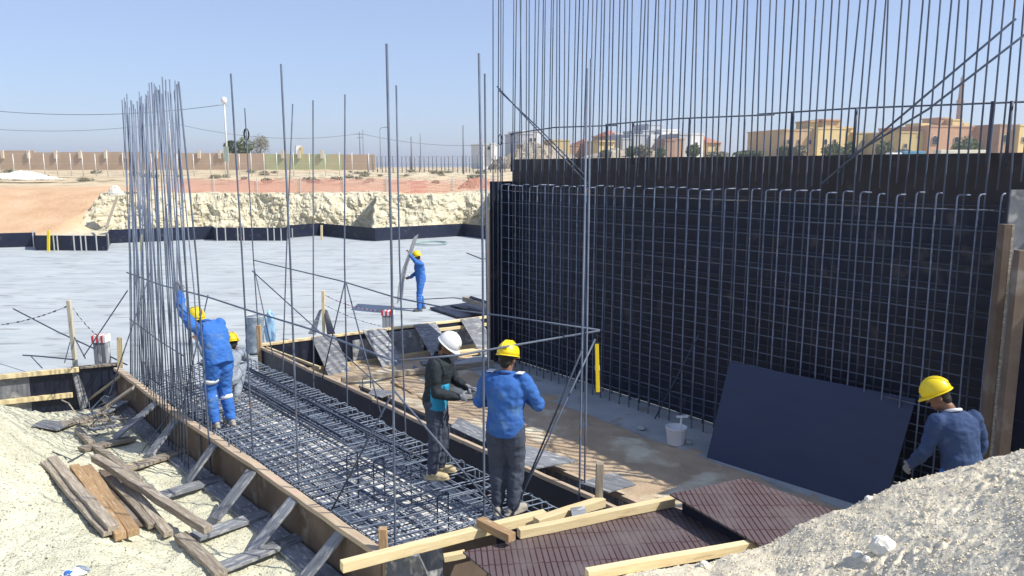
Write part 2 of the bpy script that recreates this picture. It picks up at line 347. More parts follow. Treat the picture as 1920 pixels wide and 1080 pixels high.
# sand between footing and wall
W0 = V((-.35, 16.36, 0)); dw = V((.606, -.795, 0)).normalized(); nw = V((-.795, -.606, 0)).normalized()   # nw points to the camera side
def wp(t, off, z=0): p = W0+dw*t+nw*off; return V((p.x, p.y, z))
def gridsheet(name, a, b, c, d, nu, nv, zf, m):
    vs = []
    for j in range(nv+1):
        for i in range(nu+1):
            s, t = i/nu, j/nv; p = (a*(1-s)+b*s)*(1-t)+(d*(1-s)+c*s)*t; vs.append((p.x, p.y, zf(p.x, p.y, s, t)))
    fs = [(j*(nu+1)+i, j*(nu+1)+i+1, (j+1)*(nu+1)+i+1, (j+1)*(nu+1)+i) for j in range(nv) for i in range(nu)]
    me = bpy.data.meshes.new(name); me.from_pydata(vs, [], fs); me.polygons.foreach_set('use_smooth', [True]*len(fs)); me.materials.append(m)
    o = bpy.data.objects.new(name, me); link(o, Matrix.Identity(4)); return tag(o, kind='structure')
gridsheet('sand_floor', D+V((.1,.0,0)), V((3.2,5.2,0)), wp(11.5,.75), wp(-.6,.75)+V((-.15,1.6,0)), 160, 60,
          lambda x, y, s, t: .05+.05*fb(x*1.2, y*1.2)+.02*fb(x*7, y*7, 2)+.05*sm(1, .8, t)*sm(0, .1, t), SAND)
M_w = frame(wp(0, 0), dw, (0, 0, 1))
s_ = MB(); s_.bx(-.7, 11.6, -.85, .7, -.1, .10); strip = s_.build('blinding_strip', CONC2, M=M_w); tag(strip, kind='structure')

# left gravel bank
def zl(x, y):
    v = V((x, y, 0))-A; d = v.dot(nL); s = v.dot(eL)
    z = .22 + .08*sm(.6, 1.1, d) + .26*sm(1.15, 1.9, d) + 1.1*sm(1.65, 2.9, d)*sm(6.3, 3.6, s+d*.3) + .5*sm(2.6, 6, d)
    z *= sm(-1.1, .5, s+.25*d)
    z = max(z, 0) + .035*fb(x*1.5, y*1.5, 1) + .02*fb(x*6, y*6, 4, 3)
    if d < .5: z = min(z, .24)
    if y < 5.2: z += 1.1*sm(5.2, 2.5, y)
    return z
def G(px, py, dz=0.0):
    z = .4
    for i in range(12): p = P(px, py, z+dz); z = zl(p.x, p.y)
    return P(px, py, z+dz)
def left_bank():
    vs = []; nx, ny = 290, 330; x0, x1, y0, y1 = -12.5, -1.2, 2.2, 13.3
    keep = {}
    for j in range(ny+1):
        for i in range(nx+1):
            x = x0+(x1-x0)*i/nx; y = y0+(y1-y0)*j/ny
            d = (V((x, y, 0))-A).dot(nL)
            z = zl(x, y); 
            if d > .9: z += (.012+.03*sm(.1,.5,noise.noise(V((x*1.7, y*1.7, 9)))))*noise.noise(V((x*15, y*15, 0)))+.01*noise.noise(V((x*40, y*40, 5)))
            vs.append((x, y, z)); keep[len(vs)-1] = d > .02 and ((x-(-8.72))*(-.45)+(y-12.79)*.89 < .1 or x > -6.9)
    fs = []
    for j in range(ny):
        for i in range(nx):
            q = (j*(nx+1)+i, j*(nx+1)+i+1, (j+1)*(nx+1)+i+1, (j+1)*(nx+1)+i)
            if all(keep[k] for k in q): fs.append(q)
    me = bpy.data.meshes.new('gravel_bank'); me.from_pydata(vs, [], fs); me.polygons.foreach_set('use_smooth', [True]*len(fs)); me.materials.append(GRAV)
    o = bpy.data.objects.new('gravel_bank', me); link(o, Matrix.Identity(4)); tag(o, kind='structure')
left_bank()
# right gravel bank: crest line, rising gently to where the photographer stands, steep drop beyond
CR = [((1000,1130),.8),((1100,1105),.85),((1180,1075),.92),((1330,1055),1.0),((1445,1020),1.12),((1500,985),1.28),((1590,948),1.5),((1690,905),1.7),((1740,893),1.8),((1850,860),2.0),((1920,842),2.15),((2100,800),2.4),((2400,760),2.6)]
CRP = [P(a[0], a[1], z) for a, z in CR]
def crest(u):
    u *= len(CRP)-1; i = min(int(u), len(CRP)-2); f = u-i; return CRP[i].lerp(CRP[i+1], f)
def rb(u, v):
    c = crest(u); near = V((c.x*.35+.2, c.y*.3, max(c.z+.5, 2.0)))
    c = c+V((0,0,.0))
    if v <= 1:
        p = near.lerp(c, v); p.z = near.z+(c.z-near.z)*(v*.8+.2*v*v)
    else:
        q = (v-1)*2.4; dirn = V((c.x*.12+.05, 1, 0)).normalized(); p = c+dirn*q*1.1; p.z = c.z-q*1.05-.12*q*q
    return p
def right_bank():
    nu, nv = 420, 300; vs = []; ids = []
    for j in range(nv+1):
        v = (j/nv)**.8*1.55
        for i in range(nu+1):
            p = rb(i/nu, v); x, y = p.x, p.y
            z = p.z+.03*fb(x*2, y*2, 4)+.012*fb(x*8, y*8, 1, 3)+(.006+.035*sm(.15,.5,noise.noise(V((x*1.9, y*1.9, 9)))))*noise.noise(V((x*18, y*18, 0)))+.009*noise.noise(V((x*52, y*52, 3)))
            vs.append((x, y, z))
    fs = [(j*(nu+1)+i, j*(nu+1)+i+1, (j+1)*(nu+1)+i+1, (j+1)*(nu+1)+i) for j in range(nv) for i in range(nu)]
    me = bpy.data.meshes.new('gravel_slope'); me.from_pydata(vs, [], fs); me.polygons.foreach_set('use_smooth', [True]*len(fs)); me.materials.append(GRAVR)
    o = bpy.data.objects.new('gravel_slope', me); link(o, Matrix.Identity(4)); tag(o, kind='structure')
right_bank()
# pebbles lying on both banks
def rock(m, c, r, rng):
    ph = [(0,0,1),(0,0,-1),(1,0,.1),(-1,0,-.1),(0,1,0),(0,-1,.1)]
    q = Matrix.Rotation(rng.uniform(0, 6.3), 3, V((rng.gauss(0,1), rng.gauss(0,1), rng.gauss(0,1))).normalized())
    vs = [V(c)+(q @ V(a))*r*rng.uniform(.65, 1.15) for a in ph]
    for a in vs: a.z = c[2]+(a.z-c[2])*.8
    m.add(vs, [(0,2,4),(0,4,3),(0,3,5),(0,5,2),(1,4,2),(1,3,4),(1,5,3),(1,2,5)])
def pebbles():
    rng = random.Random(3); m = MB()
    for i in range(15000):
        x, y = rng.uniform(-9, -2.2), rng.uniform(4.2, 11.8); d = (V((x, y, 0))-A).dot(nL)
        if d < 1.0 or (d < 1.5 and rng.random() < .7): continue
        r = .004+.013*rng.random()**3
        if rng.random() < .008: r *= 2.2
        rock(m, (x, y, zl(x, y)+r*.3), r, rng)
    tag(m.build('gravel', GRAV), kind='stuff')
    m = MB()
    for i in range(16000):
        u, v = rng.random(), rng.uniform(.25, 1.12); p = rb(u, v); r = .003+.011*rng.random()**3
        if rng.random() < .008: r *= 2.2
        z = p.z+.03*fb(p.x*2, p.y*2, 4)+.012*fb(p.x*8, p.y*8, 1, 3)
        rock(m, (p.x, p.y, z+r*.3), r, rng)
    tag(m.build('gravel', GRAVR), kind='stuff')
pebbles()
def talus():
    rng = random.Random(9); m = MB()
    for i in range(2600):
        x = rng.uniform(-30, 3); d = rng.random()**1.6; y = bank_y(x)+.7-d*1.5; r_ = .03+.16*rng.random()**4; rock(m, (x, y, .02+.5*max(0, .5-d)+r_*.3), r_, rng)
    for i in range(900):
        x = rng.uniform(-29, 3); y = bank_y(x)+1.6+rng.uniform(0, 3)**1.3; rock(m, (x, y, terr(x, y)+.02), .02+.09*rng.random()**3, rng)
    tag(m.build('rubble', GRAV), kind='stuff')
talus()
def boulder(p, r, label, seed, mt=STONE, sz=.85):
    bm = bmesh.new(); bmesh.ops.create_icosphere(bm, subdivisions=3, radius=r)
    for v in bm.verts:
        n = v.co.normalized(); k = 1+.25*noise.noise(n*1.6+V((seed, 0, 0)))+.1*noise.noise(n*5+V((0, seed, 0)))
        v.co = n*r*k; v.co.z *= sz
        v.co.z = max(v.co.z, -r*.5)
    me = bpy.data.meshes.new('rock'); bm.to_mesh(me); bm.free(); me.materials.append(mt)
    o = bpy.data.objects.new('rock', me); link(o, Matrix.Translation(p)); return tag(o, label, 'rock')

# ---------------- the tall wall: formwork, cage ----------------
# frame M_w: x along the wall (left end 0), y away from the camera, z up
WL = 9.75
wall = empty('formwork_wall', wp(0, 0), 'tall dark plywood wall formwork standing behind the big rebar cage', 'formwork')
m = MB()
def sheet_box(x0, x1, y0, y1, z0, z1, name, mt, par=wall): 
    q = MB().bx(x0, x1, y0, y1, z0, z1); return q.build(name, mt, par, M=M_w)
PX = [0, 2.44, 4.88, 7.32, 9.76, 12.2]
for i in range(5):
    for z0, z1 in ((.11, 1.33), (1.333, 2.555), (2.558, 3.78), (3.783, 4.46)):
        dz = (.0, .004, -.003, .002, .003)[i] if z1 > 4 else 0
        sheet_box(PX[i]+(.002 if i else -.018), PX[i+1]-.002, .46, .48, z0, z1+dz, 'panel', PLYD if z0 < 3.7 else PLYT)
sheet_box(0.0, 12.2, .483, .56, 4.30, 4.40, 'waler', WOODO); sheet_box(0.0, 12.2, .483, .56, 2.2, 2.3, 'waler', WOODO); sheet_box(0.0, 12.2, .483, .56, .9, 1.0, 'waler', WOODO)
for i in range(11): sheet_box(.3+i*1.15, .38+i*1.15, .563, .66, .1, 4.35, 'stud', WOODO)
# end stops
for z0, z1 in ((.11, 2.1), (2.103, 4.0)): sheet_box(-.02, .0, -.13, .455, z0, z1, 'end_panel', PLYD)
sheet_box(-.1, -.022, -.15, -.07, .05, 3.4, 'stud', WOODE); sheet_box(-.1, -.022, .3, .38, .05, 3.9, 'stud', WOODO)
es2 = wall
sheet_box(9.72, 9.74, -.16, .455, .1, 4.05, 'end_panel', PLYD)
def upright(px, py0, py1, yy, wx, wy, mt, label=None, par=es2):
    t = Q(px, py0, yy); b = Q(px-8, py1, yy); b = V((t.x, t.y, b.z))
    q = MB(); q.bx(t.x, t.x+wx, t.y, t.y+wy, b.z-1.2, t.z); return q.build('stud', mt, par, bevel=.004)
upright(1884, 421, 870, 8.25, .075, .11, PLYO); upright(1896, 356, 880, 8.42, .22, .02, PLYG); upright(1898, 421, 870, 8.3, .03, .06, WOODO)
upright(1912, 470, 860, 8.0, .12, .10, PLYO)

def hexbar(name, pts, r, par, mt=STEEL, n=6, M=None, kind=None):
    q = MB(); q.tube(pts, r, n); o = q.build(name, mt, par, smooth=True, M=M); return tag(o, kind=kind)
cage = empty('rebar_cage', wp(4.8, .2), 'large upright rebar cage of the wall, with hooked bars and tall bars rising above it', 'rebar cage')
NB = 41; SP = (WL-.35)/(NB-1); rb_ = random.Random(5)
for i in range(NB):
    x = .22+i*SP; j = rb_.uniform(-.012, .012); h = 3.93+.055*i/NB+rb_.uniform(-.02, .02)
    hexbar('hooked_bar', [(x+j, 0, .1), (x-j, 0, 1.9), (x, rb_.uniform(-.01,.01), 3.55), (x, 0, h-.03), (x+.005, .015, h-.008), (x+.01, .035, h), (x+.02+rb_.uniform(-.04,.05), .15+rb_.uniform(0,.07), h+rb_.uniform(-.01,.008))], .0105, cage, M=M_w, mt=STEELC)
for i in range(NB):          # bars of the rear layer that carry on far above the formwork
    x = .17+i*SP; lx = rb_.gauss(0, .045); ly = rb_.gauss(0, .03)
    top = 9.4; hexbar('tall_bar', [(x, .33, .1), (x+rb_.uniform(-.015,.015), .33, 3.9), (x+lx*.25, .32+ly*.2, 5.05), (x+lx, .32+ly, top)], .0115, cage, M=M_w)
for i in range(NB):          # lap bars ending just above the cage
    x = .30+i*SP; lx = rb_.gauss(0, .07); ly = rb_.gauss(0, .04); z0 = 4.06+rb_.uniform(-.05, .08)
    hexbar('lap_bar', [(x-lx*.15, .27, z0), (x, .28, 5.05), (x+lx, .29+ly, 9.4)], .0115, cage, M=M_w)
for xx, yy in ((.03, -.08), (.06, .1), (-.05, .22), (.12, -.02)): hexbar('tall_bar', [(xx, yy, .1), (xx, yy, 4), (xx+rb_.gauss(0, .05), yy+.05, 9.4)], .0115, cage, M=M_w)
for k in range(15):
    z = .38+k*.245
    for yy, rr in ((.02, .0085), (.35, .0085)):
        pts = [(.15+ (WL-.25)*q/8, yy, z+rb_.uniform(-.015, .015)+(0 if yy < .1 else .03)) for q in range(9)]
        hexbar('horizontal_bar', pts, rr, cage, M=M_w, mt=STEEL if yy < .1 else STEELD)
hexbar('horizontal_bar', [(.05, .34, 4.98), (1.5, .34, 5.06), (3.2, .34, 5.03)], .012, cage, M=M_w)
hexbar('horizontal_bar', [(2.9, .36, 5.055), (4.6, .35, 5.08), (6.4, .35, 5.05)], .012, cage, M=M_w)
hexbar('horizontal_bar', [(6.1, .37, 5.07), (7.6, .36, 5.07), (9.78, .36, 5.02)], .012, cage, M=M_w)
for x, a, b in ((2.95,4.45,5.06), (3.6,4.35,5.06),(4.85,4.4,5.08),(6.7,4.4,5.07),(7.65,4.45,5.07),(9.3,4.3,5.05),(9.5,4.3,5.04),(.12,4.2,4.98)):
    hexbar('starter_hanger', [(x, .335, a), (x+.005, .335, b)], .021, cage, M=M_w, mt=STEELD)
def thing_rod(name, pts, r, label, cat='rebar rod', group=None, mt=STEEL):
    q = MB(); q.tube(pts, r, 7); o = q.build(name, mt, None, smooth=True); return tag(o, label, cat, group)
def wq(px, py, off):                     # point on the vertical plane parallel to the wall, off metres towards the camera
    v = ray(px, py); c = V((0, 0, CAMH)); t = (wp(0, off)-c).dot(nw)/v.dot(nw); return c+v*t
GP = 'rebar props tied diagonally to the tall bars'
thing_rod('rebar_prop', [wq(932, 162, -.1), wq(1015, 252, -.12), wq(1102, 345, -.15)], .013, 'lower bar of the pair sloping down rightwards at the tall cage\'s left end', group=GP)
thing_rod('rebar_prop', [wq(936, 170, -.14), wq(1010, 240, -.16), wq(1098, 330, -.2)], .013, 'second bar of the pair sloping down rightwards, tight above the other', group=GP)
thing_rod('rebar_prop', [wq(1905, 35, -.1), wq(1740, 175, -.12), wq(1540, 345, -.2)], .014, 'upper of two bars sloping down leftwards across the right end of the tall cage', group=GP)
thing_rod('rebar_prop', [wq(1925, 62, -.1), wq(1740, 205, -.12), wq(1590, 295, -.2)], .014, 'lower of two bars sloping down leftwards across the right end of the tall cage', group=GP)
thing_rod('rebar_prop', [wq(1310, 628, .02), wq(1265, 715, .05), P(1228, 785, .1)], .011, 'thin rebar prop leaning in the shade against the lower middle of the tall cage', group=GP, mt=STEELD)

# ---------------- leaning sheet, bucket and scraps on the strip ----------------
BL = P(1325, 858, .1); BR = P(1655, 962, .1); zt = 1.42
plate('plywood_sheet', [BL, BR, P(1717, 748, zt), P(1368, 678, zt)], .018, PLYN, None, 'large dark navy plywood sheet leaning against the foot of the rebar cage', 'plywood')
pb = P(1267, 832, .1)
bk = empty('bucket', pb, 'white plastic bucket with a tool standing in it at the foot of the rebar cage', 'bucket')
def ring_loft(cx, cy, prof, n=28): 
    q = MB(); q.loft([((cx, cy, z), (r, 0, 0), (0, r, 0)) for z, r in prof], n); return q
q = ring_loft(pb.x, pb.y, [(pb.z, .125), (pb.z+.02, .13), (pb.z+.25, .16), (pb.z+.262, .168), (pb.z+.275, .168), (pb.z+.275, .155), (pb.z+.2, .15), (pb.z+.15, .1)]); q.build('body', WHT, bk, smooth=True)
q = MB(); q.tube([pb+V((.163*math.cos(a), .163*math.sin(a), .25-.02*abs(math.sin(a)))) for a in [math.pi*k/10 for k in range(-10, 1)]], .004, 5); q.build('handle', POST, bk)
q = MB(); q.tube([pb+V((.05, .0, .1)), pb+V((.075, .0, .42))], .017, 8); q.beam(pb+V((-.0, 0, .43)), pb+V((.17, 0, .435)), .05, .022); q.build('trowel', WHT, bk)
boulder(P(1291, 829, .13), .06, 'small pale block lying just right of the white bucket', 2, CONC2)
boulder(P(1098, 798, .1), .06, 'small pale stone on the sand in the shade left of the cage foot', 5, CONC2)
boulder(P(1203, 802, .13), .075, 'flat pale lump of concrete on the strip left of the white bucket', 8, CONC2, .5)
boulder(P(1088, 800, .1), .035, 'tiny stone beside the larger one on the shaded sand', 9, CONC2)

# ---------------- footing formwork ----------------
GPn = (.3)
fl = empty('footing_formwork', bil(.5, 0, .3), 'long brown side form of the footing with a timber top edge, braced on the left', 'formwork')
nx_ = 7
Lp = [V((-7.05,13.4,0)), A, V((-4.95,10.91,0)), V((-3.07,8.84,0)), B]
for i in range(4):
    a, b = Lp[i], Lp[i+1]; n = (b-a).normalized().cross(V((0,0,1)))*-1
    a2, b2 = a+(b-a).normalized()*.002, b-(b-a).normalized()*.002
    q = MB(); q.beam(a2+V((0,0,.36)), b2+V((0,0,.36)), .02, .72); q.build('panel', PLYO, fl)
    timber('top_rail', a2+V((0,0,TOP-.03)), b2+V((0,0,TOP-.03)), .1, .055, WOODE, fl, bevel=.006, rough=.006)
    o2 = nL*.1
    timber('bottom_rail', a2+o2*1.7+V((0,0,.255)), b2+o2*1.7+V((0,0,.255)), .26, .03, PLYG, fl)
fr = empty('footing_formwork', bil(.5, 1, 0), 'long dark side form of the footing with pale timber edge, facing the tall cage', 'formwork')
Rp = [D, V((-3.31,12.96,0)), V((-2.14,11.55,0)), V((-.63,9.7,0)), C_]
for i in range(4):
    a, b = Rp[i], Rp[i+1]; d_ = (b-a).normalized(); a2, b2 = a+d_*.002, b-d_*.002; dz = (0,.01,-.01,0)[i]
    q = MB(); q.beam(a2+V((0,0,.37)), b2+V((0,0,.37)), .02, .74); q.build('panel', PLYD, fr)
    timber('top_rail', a2+V((0,0,TOP-.03+dz)), b2+V((0,0,TOP-.03+dz)), .055, .05, WOODE, fr, bevel=.005, rough=.006)
off2 = V((.77, .64, 0))
e1, e2 = V((-2.9,12.45,0))+off2*.42, C_+V((.9,-1.15,0))+off2*.55
fo = empty('trench_board', (e1+e2)/2, 'low second board line edging the sand, parallel to the footing form', 'formwork')
q = MB(); q.beam(e1+V((0,0,.3)), e2+V((0,0,.3)), .02, .6); q.build('panel', PLYG, fo)
timber('top_rail', e1+V((0,0,.62)), e2+V((0,0,.62)), .06, .05, WOODE, fo)
timber('side_rail', e1+off2*.09+V((0,0,.56)), e2+off2*.09+V((0,0,.56)), .07, .04, WOODO, fo)
timber('top_rail', C_+V((.06,-.06,TOP-.04)), C_+V((1.0,-1.2,TOP-.04)), .05, .05, WOODE, fo)
GW = 'grey plywood scraps bridging the trench beside the footing'
z = .78
plate('plywood_scrap', [P(940, 862, z), P(1005, 877, z), P(1083, 864, z), P(990, 835, z)], .016, PLYG, None, 'grey plywood scrap bridging the trench right behind the man in royal blue', 'plywood', GW)
plate('plywood_scrap', [P(1085, 905, z), P(1140, 922, z), P(1192, 908, z), P(1150, 885, z)], .016, PLYG, None, 'grey plywood scrap bridging the trench behind the upright corner post', 'plywood', GW)
plate('plywood_scrap', [P(845, 800, .7), P(905, 828, .7), P(930, 815, .7), P(860, 782, .7)], .016, PLYG, None, 'grey plywood strip in the trench between the two men on the mat', 'plywood', GW)
plate('plywood_scrap', [P(690, 738, .7), P(715, 745, .7), P(740, 735, .7), P(700, 728, .7)], .016, PLYG, None, 'small grey plywood scrap on the form edge left of the man in the white helmet', 'plywood', GW)

# far cross form with leaning plywood braces
fc = empty('cross_formwork', P(700, 650, 0), 'dark cross form topped by a pale plank where the footing meets the grey slab', 'formwork')
ca, cb = P(492, 645, TOP), P(925, 592, TOP); cd_ = (cb-ca).normalized(); cn = V((0,0,1)).cross(cd_)   # away from camera
ca -= V((0,0,TOP)); cb -= V((0,0,TOP)); L = (cb-ca).length
MC = frame(ca, cd_, (0,0,1))
def cbx(x0, x1, y0, y1, z0, z1, name, mt, par): return MB().bx(x0, x1, y0, y1, z0, z1).build(name, mt, par, M=MC)
for k in range(3): cbx(L*k/3+.002, L*(k+1)/3-.002, 0, .02, .02, .75-.004*k, 'panel', PLYD, fc)
cbx(1.9, 2.45, -.012, -.002, .1, .62, 'patch_board', PLYG, fc); cbx(2.75, 3.6, -.012, -.002, .14, .7, 'patch_board', PLYG, fc); cbx(4.35, 4.9, -.012, -.002, .1, .6, 'patch_board', PLYG, fc)
timber('top_rail', MC @ V((-.05,.05,TOP-.02)), MC @ V((L+.15,.05,TOP-.02)), .15, .04, WOOD, fc, rough=.006)
timber('side_rail', MC @ V((3.9,-.04,.62)), MC @ V((L-.15,-.04,.6)), .05, .07, WOOD, fc)
timber('bottom_rail', MC @ V((.9,-.1,.12)), MC @ V((L,-.06,.12)), .06, .12, WOOD, fc)
GB = 'dusty plywood braces leaning on the cross form'
lab = ['leftmost wide dusty plywood brace on the cross form, nearest the blue barrel', 'second wide plywood brace on the cross form, its foot on a flat scrap', 'third wide plywood brace on the cross form, left of the white helmet', 'fourth wide plywood brace on the cross form, right of the white helmet', 'narrow plywood brace on the cross form beside the left end of the tall cage']
for k, (x0, wd_, out) in enumerate(((1.0,.5,.55), (2.15,.5,.72), (3.35,.55,.75), (4.55,.5,.7), (5.3,.3,.35))):
    c4 = [MC @ V((x0+.16, -out, .06)), MC @ V((x0+wd_+.16, -out+.02, .06)), MC @ V((x0+wd_, -.02, .8)), MC @ V((x0, -.02, .8))]
    plate('plywood_brace', c4, .018, PLYG, None, lab[k], 'brace', GB)
plate('plywood_scrap', [MC @ V((2.1,-1.0,.075)), MC @ V((2.95,-1.05,.08)), MC @ V((3.0,-.62,.08)), MC @ V((2.0,-.6,.075))], .018, PLYG, None, 'flat plywood scrap on the sand at the foot of the second wide brace', 'plywood')
plate('plywood_scrap', [MC @ V((3.1,-.95,.12)), MC @ V((4.1,-1.15,.09)), MC @ V((4.15,-1.0,.1)), MC @ V((3.15,-.7,.14))], .02, PLYG, None, 'flat plywood strip on the sand at the foot of the third wide brace', 'plywood')
timber('timber', P(640, 712, .2), P(925, 680, .2), .1, .1, WOODO, None, 'weathered grey timber lying across the sunlit sand behind the white helmet', 'timber')
timber('timber', P(735, 716, .1), P(830, 770, .1), .06, .06, WOODB, None, 'thin brown timber lying on the sand left of the man in the white helmet', 'timber')
timber('timber', P(860, 745, .12), P(900, 720, .12), .14, .03, WOODO, None, 'short grey plank lying on the sand between the two men on the mat', 'timber')
timber('timber', P(500, 652, .72), P(600, 690, .72), .04, .05, WOOD, None, 'thin pale batten lying along the edge of the dark side form', 'timber')
timber('timber', P(820, 668, .12), P(920, 655, .12), .16, .12, WOOD, None, 'pale thick beam on the sand below the cross form by the tall cage', 'timber')

# left end form (runs out of the picture on the left)
fe = empty('end_formwork', V((-8.5,12.9,0)), 'grey plywood end form with yellow timber rails at the far left', 'formwork')
la, lb = V((-12.2, 11.28, 0)), V((-7.12, 13.6, 0)); LD = (lb-la).normalized(); ML = frame(la, LD, (0,0,1)); LL = (lb-la).length
def lbx(x0, x1, y0, y1, z0, z1, name, mt): return MB().bx(x0, x1, y0, y1, z0, z1).build(name, mt, fe, M=ML)
for k in range(4): lbx(LL*k/4+.002, LL*(k+1)/4-.002, 0, .02, -.05, .76, 'panel', PLYG if k != 3 else PLYD)
timber('top_rail', ML @ V((0,-.045,TOP-.02)), ML @ V((LL-.62,-.045,TOP-.02)), .08, .08, WOOD, fe); timber('top_rail', ML @ V((LL-.6,.03,TOP)), ML @ V((LL,.03,TOP)), .16, .03, WOODO, fe)
timber('middle_rail', ML @ V((0,-.045,.3)), ML @ V((LL-.75,-.045,.31)), .08, .08, WOOD, fe); timber('bottom_rail', ML @ V((1.0,-.3,.02)), ML @ V((LL-.4,-.42,.04)), .08, .08, WOOD, fe)
GE = 'plywood braces leaning on the end form'
plate('plywood_brace', [P(152, 768, .06), P(194, 750, .06), P(170, 684, .81), P(134, 687, .81)], .018, PLYG, None, 'wide dusty plywood brace leaning on the end form beside the taped post', 'brace', GE)
plate('plywood_brace', [P(-30, 790, .05), P(16, 772, .05), P(0, 702, .81), P(-40, 708, .81)], .018, PLYG, None, 'plywood brace leaning on the end form at the left border', 'brace', GE)
# narrow braces of the long side form, with their soles
GBR = 'board braces propping the long side form'; GS = 'sole boards under the board braces'
br = [((232,703),(155,758),.12,'narrow board brace nearest the end form, in deep shade'), ((255,726),(185,772),.12,'second board brace from the end form, thin, in shade'), ((300,752),(214,822),.2,'wide board brace behind the left worker\'s shadow, third from the end form'),
      ((340,780),(279,854),.2,'fourth board brace from the end form, scuffed with a pale cross mark'), ((409,830),(352,902),.18,'fifth board brace from the end form, standing wholly in shade'),
      ((478,882),(403,974),.2,'sixth board brace from the end form, third from the near corner'), ((557,934),(470,1036),.19,'second board brace from the near corner of the long side form'), ((650,992),(570,1085),.18,'board brace nearest the near corner of the long side form')]
for (a, b, wd_, l) in br:
    p0 = P(a[0], a[1], TOP-.05)+nL*.04; p1 = G(b[0], b[1], .07); d_ = (p1-p0).normalized()
    timber('brace_board', p0, p1, wd_*.95, .03, PLYG if wd_ > .15 else WOODO, None, l, 'brace', GBR, up=(nL.x*.6, nL.y*.6, 1))
sl = [((152,842),(248,822),'sole board under the third brace from the end form'), ((232,880),(352,843),'sole board under the fourth brace from the end form'), ((290,932),(430,893),'sole board under the fifth brace from the end form'),
      ((362,1008),(500,962),'sole board under the sixth brace from the end form'), ((395,1072),(565,1006),'sole board under the second brace from the near corner'), ((108,800),(215,765),'sole board under the two shaded braces at the end form')]
for a, b, l in sl: timber('sole_board', G(a[0], a[1], .05), G(b[0], b[1], .04), .2, .04, PLYG if a[0] % 4 else WOODO, None, l, 'board', GS)
for a, b, wd_, l in [((145,806),(172,832),.09,'short weathered timber between the gravel and the first sole board'), ((178,838),(222,868),.09,'short weathered timber just above the timber pile'), ((338,1004),(415,1078),.13,'long weathered timber half buried at the foot of the gravel, bottom left')]:
    timber('timber', G(a[0], a[1], .05), G(b[0], b[1], .05), wd_, .07, WOODO, None, l, 'timber')
plate('plywood_scrap', [G(60,797,.04), G(108,806,.05), G(142,792,.05), G(80,787,.04)], .016, PLYG, None, 'grey plywood scrap on the gravel crest below the end form', 'plywood')
plate('plywood_scrap', [G(190,795,.1), G(215,790,.1), G(228,778,.14), G(200,782,.14)], .016, PLYG, None, 'pale grey plywood scrap in the rubbish behind the third brace', 'plywood')
timber('timber', G(242,872,.05), G(268,862,.05), .09, .02, WOOD, None, 'short pale offcut on the gravel between the third and fourth soles', 'timber')
for k, (a, b, l) in enumerate([((98,847),(133,861),'short dark rebar offcut on the gravel above the timber pile'), ((128,866),(158,850),'thin bent rebar offcut on the gravel above the timber pile')]):
    thing_rod('rebar_offcut', [G(a[0], a[1], .02), G(b[0], b[1], .02)], .009, l, mt=STEELD)
for a, b in (((322,770),(265,848)),):
    thing_rod('rebar_prop', [P(a[0], a[1], .8), G(b[0], b[1], .05)], .009, 'thin bent bar leaning on the long side form between the third and fourth braces')

# ---------------- timber pile ----------------
GT = 'timbers in the pile on the left gravel bank'
pile = [((83,866),(202,1002),.09,.05,WOODO,.06,'thin dark grey timber on the left side of the pile'), ((97,860),(212,990),.11,.07,WOODO,.13,'pale grey timber at the left side of the pile, split along its top'),
        ((140,876),(226,1004),.11,.09,WOODB,.09,'short brown timber in the pile, its far end sawn square'), ((162,878),(250,1000),.12,.08,WOODB,.14,'orange brown rough timber in the middle of the pile'),
        ((206,896),(287,985),.1,.07,WOODO,.08,'grey square timber right of the orange brown one in the pile'), ((236,905),(316,1000),.1,.07,WOODO,.07,'brownish timber at the right side of the pile, lowest one'),
        ((178,858),(390,994),.1,.09,WOODO,.22,'longest timber of the pile, lying diagonally on top with a yellow sawn end'), ((200,850),(262,905),.09,.07,WOODO,.08,'short dark timber under the long diagonal one')]
for a, b, wd_, h, mt, dz, l in pile: timber('timber', G(a[0], a[1], dz), G(b[0], b[1], dz), wd_, h, mt, None, l, 'timber', GT, rough=.008, bevel=.008)
plate('plywood_scrap', [G(125,885,.05), G(165,960,.05), G(205,965,.05), G(170,890,.05)], .018, PLYO, None, 'brown plywood scrap under the left half of the timber pile', 'plywood')
plate('plywood_scrap', [G(185,880,.04), G(240,985,.04), G(275,985,.04), G(230,885,.04)], .018, PLYO, None, 'brown plywood scrap under the right half of the timber pile', 'plywood')

# scrap of cement bag and glove at the bottom left
pg = G(140, 1078, .02)
rg = empty('rag', pg, 'crumpled white and blue rag with a grey cuff at the bottom left border', 'rag')
def crumple(name, c, hx, hy, hz, mt, par, seed, rot=0):
    bm = bmesh.new(); bmesh.ops.create_icosphere(bm, subdivisions=4, radius=1)
    for v in bm.verts:
        n = v.co.copy(); k = 1+.35*noise.noise(n*2+V((seed,0,0)))+.15*noise.noise(n*6+V((0,seed,0))); v.co = Matrix.Rotation(rot, 3, 'Z') @ V((n.x*hx*k, n.y*hy*k, n.z*hz*k))
    me = bpy.data.meshes.new(name); bm.to_mesh(me); bm.free(); me.materials.append(mt); me.polygons.foreach_set('use_smooth', [True]*len(me.polygons))
    o = bpy.data.objects.new(name, me); link(o, Matrix.Translation(V(c)), par); return o
crumple('cloth', pg+V((0,0,.02)), .1, .07, .035, WHT, rg, 1, .3); crumple('blue_patch', pg+V((-.03,-.035,.035)), .05, .03, .022, BLUE2, rg, 2)
crumple('cuff', pg+V((.04,.055,.03)), .09, .028, .026, GREYC, rg, 3, -.35)

